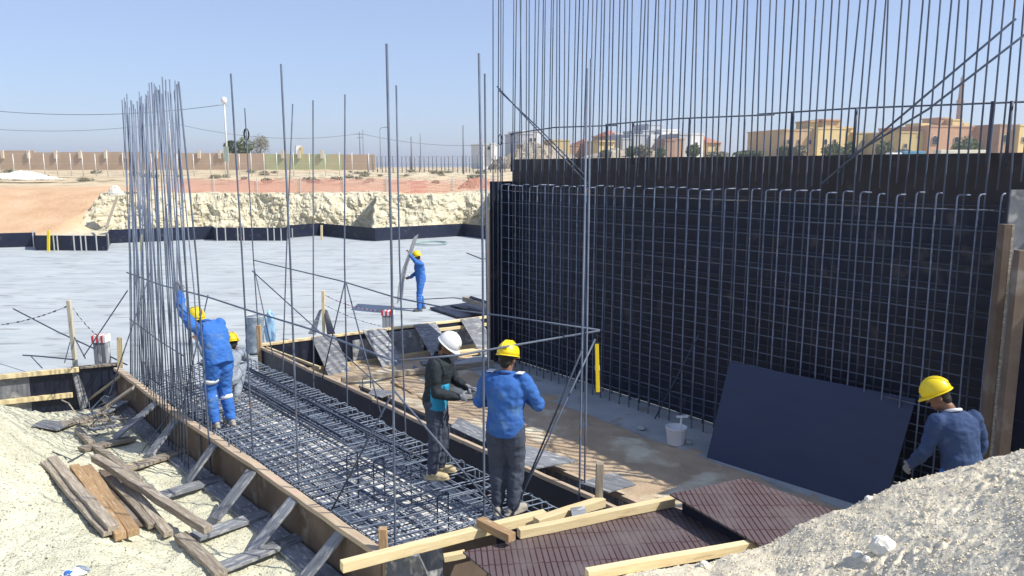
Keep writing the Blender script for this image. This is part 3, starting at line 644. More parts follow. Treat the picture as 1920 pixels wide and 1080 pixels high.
# ---------------- near end of the footing ----------------
fn = empty('front_formwork', (B+C_)/2, 'near end form of the footing under a long pale beam', 'formwork')
fa, fb_ = B+V((.03,.0,0)), C_+V((-.03,-.02,0)); fd = (fb_-fa).normalized()
for k, mt in enumerate((PLYG, PLYO, PLYD, PLYD)): 
    a, b = fa.lerp(fb_, k/4)+fd*.002, fa.lerp(fb_, (k+1)/4)-fd*.002; q = MB(); q.beam(a+V((0,0,.36)), b+V((0,0,.36)), .02, .72-.005*k); q.build('panel', mt, fn)
timber('timber', P(640, 1062, .84), P(1022, 965, .84), .09, .09, WOOD, None, 'long pale beam on the near end form, its sawn end sticking out to the left', 'timber')
timber('timber', P(1005, 980, .86), P(1130, 940, .86), .1, .09, WOOD, None, 'pale beam continuing along the near end form to the corner post', 'timber')
timber('timber', P(972, 1000, .88), P(1262, 940, .88), .08, .09, WOOD, None, 'straight pale beam along the upper edge of the grooved brown sheet', 'timber')
timber('timber', P(900, 978, .92), P(960, 1008, .93), .09, .08, WOODB, None, 'short brown timber laid across the ends of the pale beams', 'timber')
timber('timber', P(832, 1046, .7), P(872, 1038, .72), .07, .06, WOOD, None, 'short pale block under the left corner of the grooved sheet', 'timber')
timber('timber', P(905, 1010, .5), P(925, 985, .86), .06, .06, WOOD, None, 'short pale strut standing below the crossed beams', 'timber')
timber('board_prop', P(775, 1040, .8), P(795, 1085, .35), .11, .03, PLYG, None, 'narrow grey board propping the near end form from outside', 'brace')
timber('board_prop', P(985, 1040, .5), P(1000, 1060, .2), .09, .03, PLYG, None, 'short grey board under the grooved sheet', 'brace')
def post(px, py0, py1, z1, wd_, mt, label, dx=0):
    b = P(px, py1, z1); t = Q(px+dx, py0, b.y); return timber('post', b-V((0,0,z1-.05)), V((b.x, b.y, t.z)), wd_, wd_, mt, None, label, 'post')
post(719, 990, 1030, .78, .075, WOODB, 'short wooden post at the near left corner of the footing'); post(1123, 868, 948, .8, .075, WOODO, 'tall wooden post at the near right corner of the footing'); 
post(487, 610, 650, .78, .08, WOODB, 'short wooden post at the far corner of the footing beside the blue barrel')
plate('plywood_scrap', [P(1073, 968, .9), P(1100, 963, .9), P(1097, 948, .94), P(1070, 952, .94)], .018, PLYG, None, 'small grey square scrap wedged between the two pale beams', 'plywood')
# grooved brown sheets
plate('grooved_sheet', [P(868, 1034, .83), P(960, 1110, .83), P(1440, 1012, .83), P(1262, 950, .83)], .02, GROOVE, None, 'large grooved brown sheet lying below the pale beam, nearer the bottom border', 'plywood')
plate('grooved_sheet', [P(1256, 926, 1.02), P(1460, 1042, 1.02), P(1640, 985, 1.02), P(1395, 896, 1.02)], .02, GROOVE, None, 'raised grooved brown sheet overlapping the larger one, next to the gravel slope', 'plywood')
timber('timber', P(1285, 948, .9), P(1450, 1030, .9), .09, .14, PLYD, None, 'dark timber under the raised grooved sheet', 'timber', bevel=.003)  # near-black strip stands for the shadow gap below the sheet
timber('timber', P(1100, 1077, .95), P(1438, 1017, .95), .075, .085, WOOD, None, 'yellow beam lying on the lower edge of the grooved sheet by the gravel', 'timber')

# ---------------- rebar mats ----------------
def mat_thing(name, label, z, n_cross, n_long, jit, s0, s1, t0, t1, hook, mt):
    e = empty(name, bil(.5, .5, z), label, 'rebar mat'); rr = random.Random(int(z*100)+3)
    for i in range(n_cross):
        s = s0+(s1-s0)*(i+rr.uniform(-.22, .22))/(n_cross-1); s = max(.004, min(.992, s)); sb = max(.004, min(.992, s+rr.gauss(0, .003))); zz = z+rr.uniform(-jit, jit)
        a, b = bil(s, t0, zz), bil(sb, t1+rr.uniform(-.01, .01), zz+rr.uniform(-jit, jit)); mid = (a+b)/2+V((0,0,rr.uniform(-.01,.008)))
        pts = [a, mid, b]
        if hook: dn = (b-a).normalized(); pts = [a-V((0,0,.16)), a-V((0,0,.03)), a+dn*.03, mid, b-dn*.03, b-V((0,0,.03)), b-V((0,0,.2))]
        hexbar('cross_bar', pts, .0085, e, mt=mt, n=5)
    for i in range(n_long):
        t = t0+.02+(t1-t0-.04)*(i+rr.uniform(-.15, .15))/(n_long-1); tb = t+rr.gauss(0, .006); zz = z-.022
        hexbar('long_bar', [bil(s0, t, zz), bil(.35, t+(tb-t)*.3, zz+rr.uniform(-.01,.01)), bil(.7, t+(tb-t)*.7, zz+rr.uniform(-.01,.01)), bil(s1, tb, zz)], .0085, e, mt=mt, n=5)
    return e
sheet('footing_base', [tuple(bil(a, b)[:2]) for a, b in ((.003,.005),(.995,.005),(.995,.99),(.003,.99))], .045, CONCF)
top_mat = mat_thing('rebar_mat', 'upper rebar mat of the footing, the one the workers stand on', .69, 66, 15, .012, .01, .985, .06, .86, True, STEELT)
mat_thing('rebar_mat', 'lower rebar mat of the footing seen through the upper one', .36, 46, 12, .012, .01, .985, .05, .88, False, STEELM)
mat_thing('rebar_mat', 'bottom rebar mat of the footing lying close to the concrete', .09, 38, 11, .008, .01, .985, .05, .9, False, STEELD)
rr = random.Random(11)
for k, (t, n, l, s0, s1) in enumerate(((.52, 7, 'dark bundle of long bars lying on the mat down the middle of the footing', .0, .62), (.70, 5, 'straight bundle of long bars lying on the mat nearer the dark side form', .12, .72))):
    e = empty('bar_bundle', bil(.35, t, .72), l, 'rebar bundle', 'bundles of long bars on the mat')
    for i in range(n):
        tt = t+(i-n/2)*.012; z = .725+.018*(i % 2)
        hexbar('bar', [bil(s0+rr.uniform(0,.03), tt+rr.uniform(-.01,.01), z), bil((s0+s1)/2, tt+rr.uniform(-.008,.008), z), bil(s1+rr.uniform(-.04,.05), tt-.02+rr.uniform(-.02,.02), z)], .011, e, mt=STEELD, n=6)
# chairs holding the upper mat: individual upstands that show above it
GC = 'bar chairs rising through the mat'
ch = [(650,870),(700,880),(820,948),(680,720),(770,860),(560,760)]
lch = ['bar chair in the mat at its middle, left of the tan boots', 'bar chair in the mat just below the bar bundle', 'bar chair in the mat in front of the royal blue worker\'s feet', 'bar chair near the dark side form, far part of the mat', 'bar chair beside the lone bar in the middle of the mat', 'bar chair at the upper part of the mat behind the overalls']
for (px, py), l in zip(ch, lch):
    b = P(px, py, .7); a = bil(0, 1)-bil(0, 0); a = a.normalized()*.16
    q = MB(); q.tube([b-V((0,0,.6)), b+V((0,0,.08)), b+V((0,0,.1))+a*.1, b+a+V((0,0,.1)), b+a*1.08+V((0,0,.08)), b+a*1.08-V((0,0,.6))], .009, 6); tag(q.build('bar_chair', STEELD, None, smooth=True), l, 'rebar chair', GC)

# ---------------- curved row of starter bars at the left ----------------
cr = empty('starter_cage', P(300, 780, .7), 'curved dense row of tall thin starter bars rising from the left side of the footing', 'rebar cage')
rr = random.Random(21); n = 24
for row in range(2):
    for i in range(n):
        k = (i+(.5 if row else 0))/(n-.5); k = k**1.35; kk = k
        base = P(240+112*k, 706+120*k-(0 if row == 0 else 10), .7); base.z = .1
        if row: base += V((.16, .13, 0))
        ztop = 5.36+rr.uniform(-.12, .1)
        xt = 238+88*kk + (2 if row else 0) + rr.uniform(-3, 3)
        v = ray(xt, 190-32*k); tp = V((0,0,CAMH))+v*(base.y/v.y); tp.z = ztop
        mid = base.lerp(tp, .5)+V((rr.uniform(-.02,.03), rr.uniform(-.02,.02), 0)); tp += V((rr.uniform(-.03,.03), rr.uniform(-.15,.15), 0))
        hexbar('tall_bar', [base, mid, tp], .0085, cr, n=6, mt=STEELM)
for i in range(26):    # short uprights at the foot of the row
    k = rr.random(); b = P(245+190*k+rr.uniform(-8, 40), 720+150*k-rr.uniform(0, 50), .7); b.z = .1
    hexbar('short_bar', [b, b+V((rr.uniform(-.02,.02), 0, .72+rr.uniform(0,.12)))], .009, cr, n=5, mt=STEELD)
hexbar('horizontal_bar', [P(238, 600, 1.62)+V((.0,.1,0)), P(300, 640, 1.6), P(345, 668, 1.6)], .009, cr)

# ---------------- lone starter bars ----------------
def lone(top, base, label, r=.0115, midp=None, zb=.1):
    b = P(base[0], base[1], .7); t = Q(top[0], top[1], b.y); pts = [b-V((0,0,.6)), b]
    if midp: m_ = Q(midp[0], midp[1], b.y); pts.append(m_)
    pts.append(t); o = thing_rod('starter_bar', pts, r, label, 'rebar rod', 'lone starter bars standing in the footing'); return o
lone((332,158),(362,800),'starter bar just right of the dense curved row, the left one of a close pair',midp=(347,480))
lone((335,153),(392,830),'starter bar leaning outward right of the dense curved row, beside the raised arm',midp=(368,480))
lone((433,138),(474,843),'leaning starter bar right of the street lamp, passing the far side of the blue overalls',midp=(454,480))
lone((459,203),(487,657),'thin starter bar with a dark wire coil below its tip, right of the street lamp',midp=(475,480))
lone((527,120),(560,900),'tall leaning starter bar between the two helmets of the left workers and the blue barrel',midp=(544,480))
lone((549,195),(530,695),'short starter bar leaning to the right, crossing the tall one beside it',midp=(537,480))
lone((587,188),(588,722),'straight starter bar left of the wooden stake on the slab')
lone((647,177),(651,752),'straight thin starter bar at the tripod of props',midp=(646,480))
lone((725,82),(741,1016),'tallest starter bar in the middle of the picture, left of the white helmet',midp=(734,480), r=.012)
lone((743,160),(760,802),'thin starter bar just right of the tallest one',midp=(749,480))
lone((898,100),(908,972),'tall starter bar passing left of the royal blue jacket',midp=(905,480), r=.012)
lone((909,138),(918,870),'thin starter bar close right of the tall one, ending behind the royal blue jacket',midp=(912,480))
lone((1108,110),(1096,918),'starter bar in front of the tall cage, beside the hanging yellow level')
lone((1101,128),(1086,934),'slightly shorter starter bar of the close pair left of the yellow level')
Z25 = 2.5
def z25(px, py): return P(px, py, Z25)
thing_rod('tie_bar', [z25(238,511), z25(300,534), z25(390,557), z25(460,580), z25(585,618), z25(680,655), z25(743,678)], .0115, 'long sagging tie bar from the curved row to the tallest lone bar')
thing_rod('tie_bar', [z25(738,677), z25(860,666), z25(960,648), z25(1124,620)], .0115, 'tie bar crossing the white helmet man\'s shoulder, ending above the yellow level')
thing_rod('tie_bar', [z25(476,488), z25(640,527), z25(742,558), z25(860,582), z25(940,592), z25(1124,619)], .0105, 'far tie bar behind the workers, running to the hook of the yellow level')
def prop(a, b, label, za=Z25, zb=.72, r=.0105, mt=STEEL, mid=None):
    pa = P(a[0], a[1], za); pb_ = P(b[0], b[1], zb); pts = [pa, pb_]
    thing_rod('rebar_prop', pts, r, label, 'rebar prop', 'rebar props bracing the starter bars', mt)
prop((1116,636),(960,968),'bright prop from the level hook down to the royal blue worker\'s boots', 2.42)
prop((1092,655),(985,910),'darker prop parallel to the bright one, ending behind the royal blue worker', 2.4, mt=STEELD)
prop((737,730),(942,970),'prop sloping down right across the white helmet man\'s legs', 2.2)
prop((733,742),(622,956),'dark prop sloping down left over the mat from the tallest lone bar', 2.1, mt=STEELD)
prop((647,528),(602,720),'left leg of the tripod of props beyond the mat', 2.55, .7); prop((649,530),(716,782),'right leg of the tripod of props beyond the mat', 2.55, .7)
prop((473,508),(735,745),'long prop sloping down right from the thin bar with the wire coil', 2.4, .6); prop((476,500),(514,677),'steep prop beside the blue barrel', 2.45, .7)
prop((284,505),(190,784),'prop leaning from the curved row down to the rubbish by the end form', 2.5, .2); prop((239,545),(157,668),'prop leaning left from the curved row down to the end form', 2.3, .8)
prop((390,553),(343,760),'prop behind the raised arm of the left worker', 2.3, .7, mt=STEELD); prop((380,590),(428,795),'prop crossing the blue trousers of the left worker', 2.15, .72)
# wire coils on two bars
def coil(px, py, y, label):
    c = Q(px, py, y); q = MB()
    for k in range(3): q.tube([c+V(((.035+.006*k)*math.cos(a), .02*math.sin(a*1.0+k), .11*math.sin(a))) for a in [2*math.pi*j/16 for j in range(17)]], .007, 5)
    tag(q.build('wire_coil', BLK, None, smooth=True), label, 'wire coil')
coil(462, 252, 15.0, 'dark wire coil hanging on the thin starter bar right of the street lamp'); coil(938, 262, 16.4, 'dark wire coil hanging on the leftmost bar above the tall cage')
# yellow spirit level
h0 = P(1119, 634, 2.42); hb = Q(1121, 735, h0.y)
lv = empty('spirit_level', h0, 'yellow spirit level hanging from the tie bar in front of the tall cage', 'spirit level')
Mh = frame(hb, (h0-V((0,0,.06)))-hb, (0,-1,0)); Lh = ((h0-V((0,0,.06)))-hb).length
MB().bx(0, Lh, -.021, .021, -.012, .012).build('body', YEL, lv, M=Mh, bevel=.003); MB().bx(Lh*.45, Lh*.55, -.026, .026, -.007, .007).build('vial', WHT, lv, M=Mh); MB().bx(-.01, .0, -.026, .026, -.013, .013).build('end_cap', BLK, lv, M=Mh); MB().bx(Lh, Lh+.01, -.026, .026, -.013, .013).build('end_cap', BLK, lv, M=Mh)
q = MB(); q.tube([h0-V((0,0,.05)), h0+V((.01,0,.02)), h0+V((-.02,0,.05)), h0+V((.03,.0,.07))], .006, 5); q.build('hook', BLK, lv)

# ---------------- people ----------------
def remesh(mb, name, mt, parent, voxel, amp=0, freq=9, smooth=2, seed=0, M=None):
    me = bpy.data.meshes.new(name); me.from_pydata(mb.v, [], mb.f); me.update()
    bm = bmesh.new(); bm.from_mesh(me); bmesh.ops.recalc_face_normals(bm, faces=bm.faces); bm.to_mesh(me); bm.free()
    o = bpy.data.objects.new(name, me); sc.collection.objects.link(o)
    r = o.modifiers.new('r', 'REMESH'); r.mode = 'VOXEL'; r.voxel_size = voxel
    if smooth: q = o.modifiers.new('s', 'SMOOTH'); q.factor = .5; q.iterations = smooth
    dg = bpy.context.evaluated_depsgraph_get(); dg.update(); m2 = bpy.data.meshes.new_from_object(o.evaluated_get(dg))
    bpy.data.objects.remove(o); bpy.data.meshes.remove(me); m2.name = name
    if amp:
        no = [v.normal.copy() for v in m2.vertices]
        for v, n in zip(m2.vertices, no):
            p = v.co; k = noise.noise(V((p.x*freq, p.y*freq, p.z*freq*1.7+seed))) ; k2 = 1-abs(noise.noise(V((p.x*freq*1.6+5, p.y*freq*1.6, p.z*freq*2.6+seed))))*3
            v.co = p + n*(amp*k + amp*.45*k2)
    m2.materials.clear(); m2.materials.append(mt); m2.polygons.foreach_set('use_smooth', [True]*len(m2.polygons))
    o = bpy.data.objects.new(name, m2); link(o, M, parent); return o
def person(label, loc, face, J, jacket, trousers, boots, helmet, group=None, gloves=None, bands=(), collar=None, vis=1.0, extra=None, beard=False, sc_=1.0, baggy=1.0, hr=None):
    """face: world heading (angle from +X) the body faces; J in metres: x right, y forward, z up"""
    root = empty('person', loc, label, 'person', group)
    Mw = Matrix.Translation(V(loc)) @ Matrix.Rotation(face-math.pi/2, 4, 'Z') @ Matrix.Scale(sc_, 4)
    g = {k: V(v) for k, v in J.items()}
    lat = (g['sr']-g['sl']).normalized(); up = (g['neck']-g['pel']).normalized(); fw = up.cross(lat).normalized()
    hl_ = g.get('hiplat', V((1,0,0))).normalized(); hipl, hipr = g['pel']-hl_*.095-V((0,0,.03)), g['pel']+hl_*.095-V((0,0,.03))
    def limb(m, pts, rs, n=12): m.tube(pts, rs, n); [m.ball(p, r*.98, 12, 8) for p, r in zip(pts, rs)]
    def arm(m, sh, el, wr, k=1.0, add=0.0, cut=1.0):
        w2 = el.lerp(wr, cut); limb(m, [sh, sh.lerp(el, .35), sh.lerp(el, .8), el, el.lerp(w2, .3), w2], [(.058*k+add), .055*k+add, .046*k+add, .046*k+add, .045*k+add, .03*k+add])
    def leg(m, hp, kn, an, k=1.0, add=0.0, cut=1.0):
        a2 = kn.lerp(an, cut); limb(m, [hp, hp.lerp(kn, .3), hp.lerp(kn, .75), kn, kn.lerp(a2, .3), kn.lerp(a2, .7), a2], [.088*k+add, .085*k+add, .068*k+add, .06*k+add, .06*k+add, .048*k+add, .042*k+add])
    def torso(m, add=0.0, low=0.0, taper=True):
        pel, nk = g['pel'], g['neck']; L = (nk-pel); secs = []
        bend = g.get('bend', V((0,0,0)))
        for t, a, b in ((-.12-low, .15, .105), (-.02, .168, .12), (.12, .165, .12), (.3, .152, .113), (.5, .168, .122), (.7, .186, .128), (.86, .175, .11), (.95, .12, .085), (1.02, .062, .06)):
            c = pel+L*t+bend*math.sin(math.pi*max(0, min(1, t))); lt = hl_.lerp(lat, max(0, min(1, t))).normalized(); f2 = up.cross(lt).normalized()
            secs.append((c, lt*(a+add), f2*(b+add)))
        m.loft(secs, 18)
    hc, hf, hu = g['hd'], g['hf'].normalized(), None
    hs = V((0,0,1)).cross(hf)*-1; hs = hf.cross(V((0,0,1))).normalized(); hu = hs.cross(hf).normalized()
    # body: one skin surface
    m = MB()
    m.ell(hc+hu*.02, hs*.076, hf*.096, hu*.105, 20, 14); m.ell(hc-hu*.055+hf*.025, hs*.058, hf*.068, hu*.066, 16, 10)       # cranium, jaw
    m.ell(hc-hu*.108+hf*.066, hs*.024, hf*.02, hu*.018); m.tube([hc+hf*.088+hu*.012, hc+hf*.118-hu*.028], [.009, .016], 8)   # chin, nose
    m.ell(hc-hu*.062+hf*.09, hs*.027, hf*.014, hu*.008); m.ell(hc-hu*.075+hf*.088, hs*.023, hf*.013, hu*.008)                   # lips
    m.ell(hc+hu*.03+hf*.086, hs*.05, hf*.014, hu*.01)                                                                        # brow
    for q in (-1, 1): m.ell(hc+hs*.078*q-hu*.012-hf*.008, hs*.012, hf*.022, hu*.032)
    m.tube([g['neck']-up*.05, g['neck'].lerp(hc, .35), hc-hu*.07-hf*.01], [.066, .056, .054], 14)
    torso(m); 
    for s_, e_, w_, h_, sgn in (('sl','el','wl','hl',-1), ('sr','er','wr','hr',1)):
        arm(m, g[s_], g[e_], g[w_])
    leg(m, hipl, g['kl'], g['al']); leg(m, hipr, g['kr'], g['ar'])
    def hand(m, wr, hd, pn, sgn, curl, th=1.0):
        """hd: direction the hand points, pn: palm normal (fingers curl that way)"""
        hd = hd.normalized(); pn = (pn-hd*pn.dot(hd)).normalized(); sd_ = hd.cross(pn)*sgn
        pc = wr+hd*.05; m.ell(pc, sd_*.041, hd*.055, pn*.017*th, 14, 9); m.ell(wr+hd*.005, sd_*.03, hd*.03, pn*.022)
        for i, (o_, l_) in enumerate(((.031, .072), (.0105, .08), (-.0105, .075), (-.031, .058))):
            p = wr+hd*(.095-.004*abs(i-1))+sd_*o_; pts = [p-hd*.02, p]; d = hd
            for k in range(3):
                a = curl*(.55+.25*k)+.08*i; dd = (hd*math.cos(a*(k+1)*.6)+pn*math.sin(a*(k+1)*.6)); p = p+dd*l_*(.45, .32, .23)[k]; pts.append(p)
            m.tube(pts, [.0105*th, .0105*th, .0098*th, .009*th, .0078*th], 8); m.ball(pts[-1], .0078*th, 8, 6)
        b = wr+hd*.03+sd_*.032; m.tube([b, b+sd_*.028+hd*.02+pn*.008, b+sd_*.04+hd*.045+pn*(.012+.02*curl)], [.014*th, .0125*th, .0095*th], 8); m.ball(b+sd_*.04+hd*.045+pn*(.012+.02*curl), .0095*th, 8, 6)
    gm = MB()
    for w_, e_, h_, n_, sgn in (('wl','el','hl','nl',-1), ('wr','er','hr','nr',1)):
        curl = g.get('c'+w_[1], V((.9,0,0))).x; hd = g.get(h_, g[w_]-g[e_]); pn = g.get(n_, V((0,0,-1)))
        hand(m, g[w_], hd, pn, sgn, curl)
        if gloves and w_[1] in gloves:
            q = MB(); hand(q, g[w_], hd, pn, sgn, curl, 1.28); q.tube([g[w_]-(g[w_]-g[e_]).normalized()*.05, g[w_]+hd.normalized()*.01], [.04, .036], 12)
            remesh(q, 'glove', GLOVE, root, .007, .001, 30, 1, M=Mw)
    remesh(m, 'body', SKIN, root, .008, smooth=1, M=Mw)
    for q in (-1, 1): MB().ball(hc+hs*.033*q+hu*.008+hf*.088, .011, 10, 8).build('eye', WHT, root, True, M=Mw)
    # hair: back and sides of the skull
    m = MB(); m.ell(hc+hu*.028-hf*.014, hs*.082, hf*.09, hu*.1, 20, 14); m.ell(hc-hu*.04-hf*.05, hs*.062, hf*.045, hu*.06)
    if beard: m.ell(hc-hu*.085+hf*.04, hs*.062, hf*.06, hu*.045)
    remesh(m, 'hair', HAIR, root, .008, .003, 60, 1, M=Mw)
    # helmet
    tl = g.get('htilt', V((0,0,0))); cu = (hu+tl).normalized(); cf = (hf-cu*hf.dot(cu)).normalized(); cs = cf.cross(cu)
    hc2 = hc+hu*.035; secs = []
    for z, k in ((.0, 1.0), (.035, .985), (.07, .92), (.1, .8), (.125, .6), (.142, .35), (.148, .06)): secs.append((hc2+cu*z, cs*.112*k, cf*.138*k))
    m = MB(); m.loft(list(reversed(secs)), 36)
    ho = m.build('helmet', helmet, root, True, M=Mw)
    m = MB(); ring = [(hc2-cu*.004+cf*(.146+(.035 if math.cos(a) > .5 else 0)*(math.cos(a)-.5)*2)*math.cos(a)+cs*.12*math.sin(a)-cu*.012*max(0, math.cos(a))) for a in [2*math.pi*k/40 for k in range(40)]]
    inn = [hc2+cu*.006+cf*.134*math.cos(a)+cs*.108*math.sin(a) for a in [2*math.pi*k/40 for k in range(40)]]
    vs = ring+inn+[p-cu*.006 for p in ring]+[p-cu*.012 for p in inn]; fs = []
    for k in range(40): k2 = (k+1) % 40; fs += [(k, k2, 40+k2, 40+k), (80+k, 120+k, 120+k2, 80+k2), (k, 80+k, 80+k2, k2), (40+k, 40+k2, 120+k2, 120+k)]
    m.add(vs, fs); m.build('helmet_brim', helmet, root, True, M=Mw)
    m = MB()
    for q in (-.028, 0, .028): m.tube([hc2+cf*math.cos(t)*.139+cu*(math.sin(t)*.148)+cs*q for t in [math.pi*(.12+.76*k/10) for k in range(11)]], .007, 6)
    m.build('helmet_ridge', helmet, root, True, M=Mw)
    m = MB(); m.tube([hc2-cu*.012+cf*.104*math.cos(a)+cs*.088*math.sin(a) for a in [2*math.pi*k/24 for k in range(25)]], .009, 5); m.build('helmet_band', BLK, root, True, M=Mw)
    # jacket
    m = MB(); torso(m, .028*baggy, .06)
    for s_, e_, w_ in (('sl','el','wl'), ('sr','er','wr')): arm(m, g[s_], g[e_], g[w_], 1.12, .012*baggy, .93)
    for q in ('sl', 'sr'): m.ell(g[q]+up*.0, lat*.07, fw*.068, up*.068)
    m.tube([g['neck'].lerp(g['sl'], .3)+up*.0, g['sl']], [.05, .05], 10); m.tube([g['neck'].lerp(g['sr'], .3), g['sr']], [.05, .05], 10)
    remesh(m, 'jacket', jacket, root, .013, .0105, 8, 2, seed=hash(label) % 7 if 0 else len(label), M=Mw)
    m = MB(); nk = g['neck']+up*.02; m.tube([nk+lat*.068*math.cos(a)+fw*.07*math.sin(a)-up*.016*math.sin(a) for a in [2*math.pi*k/20 for k in range(21)]], .016, 7); m.build('collar', collar or jacket, root, True, M=Mw)
    # trousers
    m = MB(); secs = [(g['pel']+up*t, hl_*(a), up.cross(hl_).normalized()*b) for t, a, b in ((-.09, .15, .12), (0, .17, .128), (.1, .158, .12))]; m.loft(secs, 16)
    leg(m, hipl, g['kl'], g['al'], 1.1, .017*baggy, .98); leg(m, hipr, g['kr'], g['ar'], 1.1, .017*baggy, .98)
    remesh(m, 'trousers', trousers, root, .013, .011, 8, 2, seed=len(label)+3, M=Mw)
    # boots
    for a_, k_, t_ in (('al','kl','tl'), ('ar','kr','tr')):
        an = g[a_]; td = g.get(t_, V((0,1,0))).normalized(); sdv = td.cross(V((0,0,1))).normalized(); b = V((an.x, an.y, an.z-.085)); q = MB()
        q.ell(b+td*.05+V((0,0,.045)), sdv*.046, td*.12, V((0,0,.048))); q.ell(b+td*.12+V((0,0,.04)), sdv*.049, td*.07, V((0,0,.042))); q.ell(b-td*.035+V((0,0,.045)), sdv*.04, td*.05, V((0,0,.048))); q.tube([b+V((0,0,.05)), an+(g[k_]-an).normalized()*.09], [.05, .056], 12)
        q.loft([(b+td*.045+V((0,0,z)), sdv*.05, td*.155) for z in (0, .022)], 20)
        remesh(q, 'boot', boots, root, .008, .002, 25, 1, M=Mw)
    # reflective tape round the limbs
    for (p_, q_, f_, rad) in bands:
        a, b = (g[p_] if p_ in g else (hipl if p_ == 'hipl' else hipr)), g[q_]; c = a.lerp(b, f_); d = (b-a).normalized()*.028
        x = d.orthogonal().normalized(); y = d.normalized().cross(x); q = MB(); n = 24; vs = []
        for e in (-1, 1):
            for r in (rad, rad-.012): vs += [c+d*e+(x*math.cos(2*math.pi*k/n)+y*math.sin(2*math.pi*k/n))*r for k in range(n)]
        fs = []
        for k in range(n): k2 = (k+1) % n; fs += [(k, k2, 2*n+k2, 2*n+k), (k, n+k, n+k2, k2), (2*n+k, 2*n+k2, 3*n+k2, 3*n+k), (n+k, 3*n+k, 3*n+k2, n+k2)]
        q.add(vs, fs); q.build('reflective_band', REFL, root, True, M=Mw)
    if extra: extra(root, Mw, g, lat, up, fw)
    return root
def std(**k):
    J = dict(pel=(0,0,.95), neck=(0,.0,1.47), sl=(-.185,0,1.41), sr=(.185,0,1.41), el=(-.24,.0,1.12), er=(.24,.0,1.12), wl=(-.25,.08,.87), wr=(.25,.08,.87),
             hd=(0,.03,1.63), hf=(0,1,-.1), kl=(-.1,.02,.5), kr=(.1,.02,.5), al=(-.11,0,.09), ar=(.11,0,.09)); J.update(k); return J
# man in the white helmet: side on, facing right, looking down, right forearm out
def extraA(root, Mw, g, lat, up, fw):
    m = MB(); pel = g['pel']; secs = [(pel+up*t, lat*.02, fw*.02) for t in (0, .1)]
    secs = []; c = pel+up*.0
    m.loft([(pel+lat*.075+fw*.052+up*t, lat*.133, fw*.11) for t in (-.07, .02, .12, .24)], 20)
    remesh(m, 'jacket_panel', TURQ, root, .012, .006, 10, 2, M=Mw)
    q = MB(); q.tube([g['wr']+V((0,.09,-.02)), g['wr']+V((-.01,.24,-.02))], .007, 6); q.build('pen', BLK, root, M=Mw)
person('man in white helmet and black jacket standing on the mat, holding one hand out', P(822, 893, .7), R(-8),
    std(pel=(0,-.02,.95), neck=(0,.05,1.47), sl=(-.18,.07,1.41), sr=(.19,.02,1.41), hd=(.01,.13,1.6), hf=(.15,1,-.75), er=(.25,.05,1.1), wr=(.17,.3,1.04), hr=(-.1,1,-.05), nr=(-1,0,-.3),
        el=(-.23,.16,1.13), wl=(-.08,.36,1.08), hl=(.4,1,0), nl=(0,0,-1), kl=(-.1,.04,.52), al=(-.11,.0,.09), kr=(.1,0,.5), ar=(.11,-.04,.09), tl=(-.2,1,0), tr=(-.1,1,0)),
    BLACKC, TROU, BOOTS, WHI, gloves='lr', extra=extraA, beard=True, sc_=.985)
# man in royal blue, seen from behind
def extraB(root, Mw, g, lat, up, fw):
    for sgn, s_ in ((-1, 'sl'), (1, 'sr')):
        c = g['neck'].lerp(g[s_], .78)+up*.068-fw*.012; q = MB(); Mb = Matrix((lat, fw, (up+lat*sgn*.25).normalized())).transposed()
        q.box(c, .034, .055, .004, Mb); q.build('shoulder_tape', REFL, root, M=Mw)
person('man in yellow helmet and royal blue jacket seen from behind on the mat', P(948, 962, .7), R(72),
    std(pel=(0,0,.94), neck=(.0,.03,1.47), sl=(-.195,.02,1.42), sr=(.195,.02,1.42), hd=(.0,.07,1.62), hf=(.1,1,-.3), el=(-.3,.06,1.15), er=(.32,.1,1.16), wl=(-.14,.3,1.12), wr=(.14,.31,1.14),
        hl=(.6,.7,.1), hr=(-.6,.7,.1), nl=(.5,-.5,-.3), nr=(-.5,-.5,-.3), kl=(-.09,.03,.5), al=(-.08,-.02,.09), kr=(.1,.05,.5), ar=(.08,-.0,.09), tl=(-.3,1,0), tr=(.6,1,0)),
    BLUE, TROU, BOOTG, YEL, extra=extraB, baggy=1.15, sc_=1.02)
# left worker reaching up
person('worker in bright blue overalls leaning left with one arm stretched up to the tie bar', P(413, 796, .7), R(140),
    std(pel=(.0,-.06,.97), neck=(-.03,.16,1.44), sl=(-.2,.22,1.42), sr=(.15,.12,1.42), hd=(-.08,.33,1.48), hf=(-.1,1,-.15), el=(-.25,.4,1.64), wl=(-.2,.5,1.88), hl=(.0,.1,1), nl=(0,1,.2),
        er=(.17,.32,1.17), wr=(.02,.55,1.26), hr=(-.2,.8,.4), nr=(-1,0,0), kl=(-.09,.06,.52), al=(-.1,-.05,.09), kr=(.1,.0,.51), ar=(.1,-.12,.09), bend=(0,-.05,.04), htilt=(0,-.2,0)),
    BLUE2, BLUE2, BOOTG, YEL, gloves='l', baggy=1.35, bands=(('kl','al',.28,.088),('kr','ar',.28,.088),('hipl','kl',.62,.108)), sc_=1.0)
person('crouching worker in grey with yellow helmet, mostly hidden behind the blue overalls', P(428, 752, .58), R(98),
    std(pel=(-.02,-.1,.4), neck=(.03,.1,.78), sl=(-.16,.12,.75), sr=(.2,.1,.75), hd=(.07,.17,.91), hf=(-.4,1,-.3), el=(-.36,.25,.72), wl=(-.52,.42,.92), er=(.24,.36,.62), wr=(.08,.58,.7),
        hl=(-.6,.6,.6), hr=(-.2,1,.2), kl=(-.17,.3,.48), kr=(.17,.3,.48), al=(-.13,.0,.09), ar=(.13,.0,.09), bend=(0,-.04,.0)),
    GREYC, GREYC, BOOTG, YEL, baggy=1.2)
